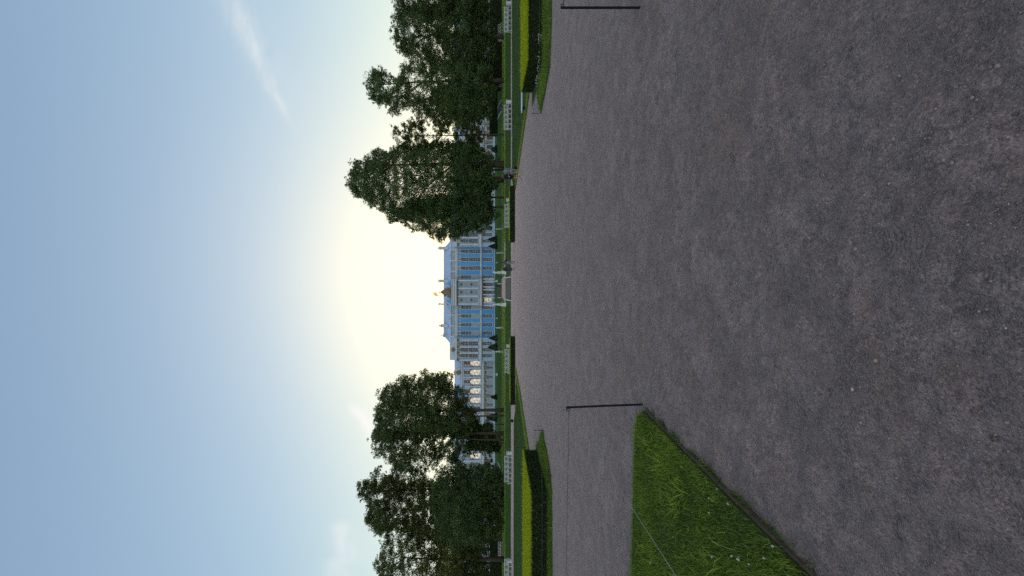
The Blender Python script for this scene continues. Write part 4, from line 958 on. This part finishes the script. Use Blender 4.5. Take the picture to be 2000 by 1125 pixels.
# roof statues
def mini_figure(h):
    v, f = skinned([(0,0,.02*h),(0,0,.5*h),(.03*h,0,.78*h),(.02*h,0,.9*h),(.02*h,0,.98*h),(.2*h,0,.72*h),(.16*h,-.1*h,.52*h),(-.2*h,0,.8*h),(-.24*h,0,1.02*h)], [(0,1),(1,2),(2,3),(3,4),(2,5),(5,6),(2,7),(7,8)], [.13*h,.12*h,.11*h,.055*h,.05*h,.05*h,.035*h,.05*h,.03*h], 1, 1)
    return MB().add(v, f)
for yq, vt, vb in ((594,855,873),(656,859,867)):
    x = -(yq-570.7)*SC; hh = (vb-vt)*SC; mb = mini_figure(hh*.68); mb.box(-.8,.8,-.7,.7,-hh*.45,.0); q = mb.build('roof_statue', M['trim'], pal, True); q.location = (x, -.1 if vb > 870 else 1.4, Zp(vb)+hh*.32)
# pavilions
for s_ in (-1,1):
    xa, xb = sorted((s_*(a1+.003), s_*a2))
    b = MB(); b.box(xa,xb,-2.2,13,-.6,Zp(890)); part(b, 'pavilion_wall', M['paleblue'])
    xc = (xa+xb)/2; hw = (xb-xa)/2
    part(MB().box(xa-.09,xb+.15,-3.1,-2.203,Hs-.3,Hs+.35).box(xa,xb,-2.75,-2.203,Hs+.353,Hs+1.3), 'pavilion_balcony', M['trim'])
    b = MB(); b.box(xa-.09,xb+.15,-2.75,-2.203,Zp(893.5),Zp(890))
    b.prism_y([(xa-.3,Zp(889.8)),(xb+.3,Zp(889.8)),(xc,Zp(879))], -2.7, -.5)
    part(b, 'pavilion_gable', M['trim'])
    b = MB(); b.prism_y([(xc-hw*.62,Zp(888.6)),(xc+hw*.62,Zp(888.6)),(xc,Zp(882.3))], -2.82, -2.703); part(b, 'tympanum', M['paleblue'])
    b = MB(); b.blob((xc,-2.95,Zp(886.3)),(1.1,.3,.9),0,.25); part(b, 'crest', M['gold'])
    b = MB(); b.prism_y([(xa,Zp(890)),(xb,Zp(890)),(xb,Zp(878)),(xa,Zp(878))], .5, 12); part(b, 'pavilion_roof', M['roof'])
    for q in (92,105.3,117,130.5):
        x = s_*q*SC; b = MB(); b.lathe(x,-2.75,[(.62,Hs+1.3),(.62,Hs+1.6),(.5,Hs+1.65),(.47,Hs+4),(.42,Zp(899.5)),(.42,Zp(898.5))],12); part(b,'column',M['trim'],True)
        b = MB(); b.blob((x,-2.75,Zp(897)),(.62,.55,.75),0,.15); b.box(x-.6,x+.6,-3.3,-2.205,Zp(895),Zp(893.52)); part(b,'capital',M['gold'])
# wings
Wc, Wr = Zp(900.5), Zp(884.5)
for s_ in (-1,1):
    xa, xb = sorted((s_*(a2+.003), s_*aw)); b = MB(); b.box(xa,xb,.8,13,-.6,Wc); part(b,'wing_wall',M['paleblue'])
    b = MB()
    for z0,z1,d in ((Zp(945.5),Zp(944),.5),(Zp(943.9),Zp(940.2),.25),(Zp(940.1),Zp(938.5),.55),(Zp(905.5),Zp(903),.35),(Zp(902.9),Zp(900.5),.75)): b.box(xa,xb,.8-d,.797,z0,z1)
    b.box(xa,xb,.45,.797,-.6,.5); part(b,'wing_cornice',M['trim'])
    b = MB(); b.add([(xa,.3,Wc+.02),(xb,.3,Wc+.02),(xb,6.8,Wr),(xa,6.8,Wr),(xb,13,Wc+.02),(xa,13,Wc+.02)],[(0,1,2,3),(3,2,4,5),(0,3,5),(1,4,2),(0,5,4,1)]); r_w = part(b,'wing_roof',M['roof'])
    b = MB(); x = xa+.4
    while x < xb: b.frustum(x,.25,Wc+.03,Wc+.85,.12,.09); x += .6
    b.box(xa,xb,.12,.38,Wc+.853,Wc+1.05); part(b,'wing_balustrade',M['trim'])
    # arched gable over the second bay
    xc = s_*157*SC; b = MB(); pts = [(xc+2.6*math.cos(a), Wc+.3+3.4*math.sin(a)) for a in np.linspace(0,math.pi,13)]
    b.prism_y(pts, -.15, 1.5); part(b,'arched_gable',M['trim'])
    b = MB(); b.blob((xc,-.3,Wc+1.3),(1.3,.3,1.2),0,.2); part(b,'gable_crest',M['gold'])

# windows: surround and bars, one glass sheet, one golden cartouche each
def win_mesh(kind):
    f = MB(); p_ = MB(); o_ = MB()
    if kind == 'ground':   w_, h_ = .84, 3.9
    elif kind == 'main':   w_, h_ = .95, 4.7
    elif kind == 'upper':  w_, h_ = .85, 2.9
    elif kind == 'arch':   w_, h_ = 1.30, 3.9
    elif kind == 'garch':  w_, h_ = 1.05, 2.6
    elif kind == 'attic':  w_, h_ = .85, 1.9
    e = .26
    f.box(-w_-e,-w_,-.16,0,-.1,h_).box(w_,w_+e,-.16,0,-.1,h_).box(-w_-e-.12,w_+e+.12,-.24,0,-.42,-.103)
    if kind in ('arch','garch'):
        n = 12; arc = [(w_*math.cos(a), h_ + w_*1.0*math.sin(a)) for a in np.linspace(0,math.pi,n)]; ar2 = [((w_+e)*math.cos(a), h_ + (w_+e)*math.sin(a)) for a in np.linspace(0,math.pi,n)]
        for i in range(n-1): f.prism_y([arc[i],ar2[i],ar2[i+1],arc[i+1]][::-1], -.16, 0)
        p_.prism_y([(-w_,0),(w_,0)]+[q for q in arc], -.02, .02)
        f.box(-w_,w_,-.12,-.03,h_-.06,h_+.08); top = h_ + w_ + e
    else:
        f.box(-w_-e,w_+e,-.16,0,h_+.003,h_+e); p_.box(-w_,w_,-.02,.02,0,h_); top = h_ + e
    f.box(-.06,.06,-.125,-.03,.003,h_-.063 if kind in ('arch','garch') else h_)
    nb = {'ground':4,'main':4,'upper':2,'arch':3,'garch':3,'attic':2}[kind]
    for i in range(1,nb): f.box(-w_,-.063,-.11,-.03,h_*i/nb-.045,h_*i/nb+.045).box(.063,w_,-.11,-.03,h_*i/nb-.045,h_*i/nb+.045)
    if kind in ('ground','main'):
        for q in (-1,1): f.box(q*w_*.5-.03,q*w_*.5+.03,-.10,-.04,.003,h_)
    random.seed(len(kind))
    if kind == 'arch':
        for i in range(9):
            a = math.pi*i/8; o_.blob(((w_+e+.18)*math.cos(a),-.22,h_+(w_+e+.18)*math.sin(a)),(.26,.16,.28),0,.2)
    o_.blob((0,-.25,top+.32),(.62,.22,.55),0,.28); o_.blob((-.45,-.22,top+.08),(.32,.16,.25),0,.25); o_.blob((.45,-.22,top+.08),(.32,.16,.25),0,.25)
    if kind == 'main': o_.blob((-.6,-.22,-.55),(.3,.15,.26),0,.25); o_.blob((.6,-.22,-.55),(.3,.15,.26),0,.25); o_.blob((0,-.22,-.6),(.35,.15,.3),0,.25)
    return f, p_, o_
PROTO = {}
for kd in ('ground','main','upper','arch','garch','attic'):
    f, p_, o_ = win_mesh(kd)
    ms = []
    for mb, m in ((f,M['trim']),(p_,M['pane']),(o_,M['gold'])):
        me = bpy.data.meshes.new('window_'+kd); me.from_pydata(mb.v,[],mb.f); me.materials.append(m); ms.append(me)
    PROTO[kd] = ms
PANE = {}
def window(kd, x, y, z, pane='pane', orn=True):
    fr = link('window', PROTO[kd][0], pal, (x,y,z))
    me = PROTO[kd][1]
    if pane != 'pane':
        if (kd,pane) not in PANE:
            c = me.copy(); c.materials.clear(); c.materials.append(M[pane]); PANE[(kd,pane)] = c
        me = PANE[(kd,pane)]
    link('pane', me, fr, (0,0,-.01))
    if orn: link('cartouche', PROTO[kd][2], fr)
    return fr
nwin = 0
def bay(q, yb, main_pane='pane', upper=True, oval=True, g='ground'):
    global nwin
    x = q*SC
    window(g, x, yb, Zp(961), 'pane'); window('main', x, yb, Zp(937.5), main_pane); window('upper', x, yb, Zp(915), 'pane'); nwin += 3
    if oval:
        ov = MB().lathe(0,0,[(.98,0),(.98,.2),(.66,.2),(.66,.04)],20); v = [(a, -c, b_*1.25) for a, b_, c in ov.v]
        f = MB(); f.v = v; f.f = [t for t in ov.f]; f.m = ov.m; oo = part(f,'oval_window',M['trim'],False); oo.location = (x, yb, Zp(898.2))
        pp = MB().lathe(0,0,[(.67,.05),(.0,.06)],20); p2 = MB(); p2.v = [(a,-c,b_*1.25) for a,b_,c in pp.v]; p2.f = pp.f; p2.m = pp.m; p2.build('pane', M['pane'] if q < 90 else M['curtain'], oo)
        MB().box(-.05,.05,-.14,-.07,-.8,.8).box(-.64,-.053,-.14,-.07,-.05,.05).box(.053,.64,-.14,-.07,-.05,.05).build('glazing_bar', M['trim'], oo)
for q in (-79.9,-64,-47): bay(-q, -.004, ('pane','pane','curtain')[random.randint(0,1)])
for q in (79.5,63.6,46.5): bay(-q, -.004, 'curtain')
bay(29.6,-.004,'curtain'); bay(-29.6,-.004,'curtain')
for q in (99,111,122.5):
    bay(-q, -2.204); bay(q, -2.204)
# portico in the middle
b = MB(); b.box(-24.5*SC,24.5*SC,-1.2,-.703,Hs+1.0,Zp(893)); part(b,'portico_wall',M['paleblue']); part(MB().box(-25*SC,25*SC,-.26,-.225,.55,Hs-1.2), 'portico_back_wall', M['trim'])
for q in (-15.2,0,15.2):
    x = q*SC; b = MB()
    window('upper', x, -1.2, Zp(914), 'curtain'); window('garch', x, -1.2, Zp(936.5), 'curtain', True); window('ground', x, -.262, Zp(961), 'lit' if q < 0 else 'pane', False); nwin += 3
b = MB(); b.box(-26*SC,26*SC,-3.6,-.003,Hs-.45,Hs+.1); b.box(-25*SC,25*SC,-3.3,-.71,Hs+.103,Hs+.35)
b.box(-25.5*SC,25.5*SC,-3.4,-3.1,Hs+1.25,Hs+1.45)
for x in np.arange(-25,25.1,1.25): b.frustum(x*SC,-3.25,Hs+.353,Hs+1.247,.09,.09)
part(b,'balcony',M['trim'])
b = MB(); b.box(-25*SC,25*SC,-3.1,-.71,Hs-1.15,Hs-.453); part(b,'balcony_soffit',M['bronze'])
b = MB(); b.box(-25.5*SC,25.5*SC,-3.0,-.71,Zp(893),Zp(888.6)); b.box(-26*SC,26*SC,-3.3,-.71,Zp(888.58),Zp(885.2)); b.box(-26.6*SC,26.6*SC,-3.6,-.71,Zp(885.18),Zp(883.6)); part(b,'entablature',M['trim'])
for q in (-22.8,-7.6,7.6,22.8):
    x = q*SC
    b = MB(); b.box(x-.62,x+.62,-3.0,-1.8,Hs+.353,Hs+1.7); b.lathe(x,-2.4,[(.55,Hs+1.7),(.55,Hs+1.95),(.47,Hs+2.0),(.45,Hs+5),(.40,Zp(896))],14); part(b,'column',M['trim'],True)
    b = MB(); b.blob((x,-2.4,Zp(894)),(.62,.6,.8),0,.15); b.box(x-.6,x+.6,-3.003,-1.9,Zp(893.1),Zp(893.02)); part(b,'capital',M['gold'])
    for dx in (-.75,.75):
        b = MB(); b.box(x+dx-.42,x+dx+.42,-3.3,-2.5,-.6,Zp(956)); b.lathe(x+dx,-2.9,[(.36,Zp(956)),(.36,Zp(955)),(.30,Zp(954.5)),(.27,Hs-1.16)],12); part(b,'column',M['trim'],True)
    b = MB(); b.blob((x,-2.9,Hs-1.0),(1.0,.4,.35),0,.2); part(b,'capital',M['gold'])
# broken gable with the golden coat of arms, plain generic cartouche
b = MB()
for s_ in (-1,1): b.prism_y([(s_*q*SC, Zp(v)) for q, v in ((12,883.5),(24,883.5),(23.5,881),(21,879),(18.5,875.5),(16.5,873.5),(15.5,876),(13,880))][::s_], -2.8, -.72)
part(b,'gable',M['blue'])
b = MB()
for s_ in (-1,1):
    cv = [(24.5,882.6),(22.5,879.6),(20.2,876.6),(17.8,873.4),(15.6,872.6),(14.2,874.6)]; b.tube([(s_*q*SC,-2.6,Zp(v)) for q, v in cv], .32, 8)
part(b,'gable_scroll',M['trim'],True)
random.seed(4); b = MB(); b.blob((0,-2.5,Zp(873.5)),(1.5,.5,2.4),0,.12,14,10)
for k in range(40):
    a = random.uniform(0,6.28); r = random.uniform(1.2,2.5); x = r*math.cos(a)*1.05; z = r*math.sin(a)*.95
    b.blob((x,-2.6+random.uniform(-.2,.2),Zp(874.5)+z-.3),(random.uniform(.25,.5),.25,random.uniform(.25,.55)),0,.25,7,5)
for s_ in (-1,1):
    for k in range(8): b.blob((s_*(1.2+.55*k*.6),-2.6,Zp(881.5)-.02*k+.25*math.sin(k)),(.5,.28,.55),0,.25,7,5)
    for q in ((2.3,870.5),(1.9,868.5)): b.tube([(s_*1.0,-2.5,Zp(873)),(s_*q[0],-2.5,Zp(q[1]))],[.25,.12],6)
b.blob((0,-2.5,Zp(864.5)),(.7,.4,.6),0,.15); b.tube([(0,-2.5,Zp(864)),(0,-2.5,Zp(858.8))],.13,6); b.tube([(-.75,-2.5,Zp(860.6)),(.75,-2.5,Zp(860.6))],.12,6)
part(b,'coat_of_arms',M['gold'],True)
# atlas figures and columns of the wings, wing windows
vA, fA = skinned([(0,0,.1),(0,0,1.7),(0,-.1,2.6),(0,-.2,3.5),(0,-.35,4.0),(0,-.4,4.35),(.6,-.2,3.7),(.95,-.3,4.3),(.45,-.2,4.9),(-.6,-.2,3.7),(-.95,-.3,4.3),(-.45,-.2,4.9)], [(0,1),(1,2),(2,3),(3,4),(4,5),(3,6),(6,7),(7,8),(3,9),(9,10),(10,11)], [.48,.46,.50,.60,.26,.30,.28,.22,.2,.28,.22,.2], 1, 2)
atl = MB().add(vA,fA); me_at = bpy.data.meshes.new('atlas_figure'); me_at.from_pydata(atl.v,[],atl.f); me_at.materials.append(M['bronze']); me_at.polygons.foreach_set('use_smooth',[True]*len(me_at.polygons))
colm = MB().lathe(0,0,[(.55,0),(.55,.4),(.46,.5),(.44,4),(.38,Zp(908)-Zp(938.5))],12).blob((0,0,Zp(907)-Zp(938.5)),(.6,.5,.7),0,.1); me_co = bpy.data.meshes.new('wing_column'); me_co.from_pydata(colm.v,[],colm.f); me_co.materials.append(M['trim'])
far_f = MB(); far_p = MB()
for s_ in (-1,1):
    for i in range(25):
        q = 139 + 18.2*i; x = s_*q*SC
        seen = (s_ < 0 and (i < 6 or i in (9,10,11))) or (s_ > 0 and i < 9)
        if seen and nwin <= 97:
            litp = 'lit' if s_ < 0 and i in (0,1,2,3,4,10) else 'pane'
            window('garch', x, .797, Zp(963), 'curtain'); window('arch', x, .797, Zp(938), litp); window('attic', x, .797, Zp(916.5), 'pane'); nwin += 3
        else:
            for w_, z0, z1 in ((1.05,963,950),(1.3,938,921),(.85,916.5,908)):
                far_f.box(x-w_-.25,x+w_+.25,.60,.797,Zp(z0)-.3,Zp(z1)+.3); far_p.box(x-w_,x+w_,.57,.597,Zp(z0),Zp(z1))
        if i < 14:
            link('atlas_figure', me_at, pal, (x+s_*9.1*SC,.35,Zp(965)+.6)); link('wing_column', me_co, pal, (x+s_*9.1*SC,.3,Zp(938.4)))
tag(part(far_f,'far_window',M['trim']), kind='stuff'); tag(part(far_p,'far_window_glass',M['pane']), kind='stuff')
print('windows', nwin)
# flag on the roof
o = thing('flagpole', (PX-.2, PY+4.6, zf(864.5)), 'thin flagpole with an orange lit flag on the palace roof', 'flag')
hh = zf(841) - zf(864.5); MB().tube([(0,0,-.1),(0,0,hh)], .06, 6).build('pole', M['trim'], o)
fv, ff = [], []
for i in range(9):
    for j in range(6):
        t, u = i/8, j/5; fv.append((-2.1*t, .15*math.sin(6*t+u), hh-.35-1.9*u-1.1*t+.12*math.sin(5*t)))
for i in range(8):
    for j in range(5): ff.append((i*6+j,(i+1)*6+j,(i+1)*6+j+1,i*6+j+1))
fl = mesh_np('flag_cloth', np.array(fv), np.array(ff), M['flag'], o, {'rnd': np.zeros(len(ff))}, True)
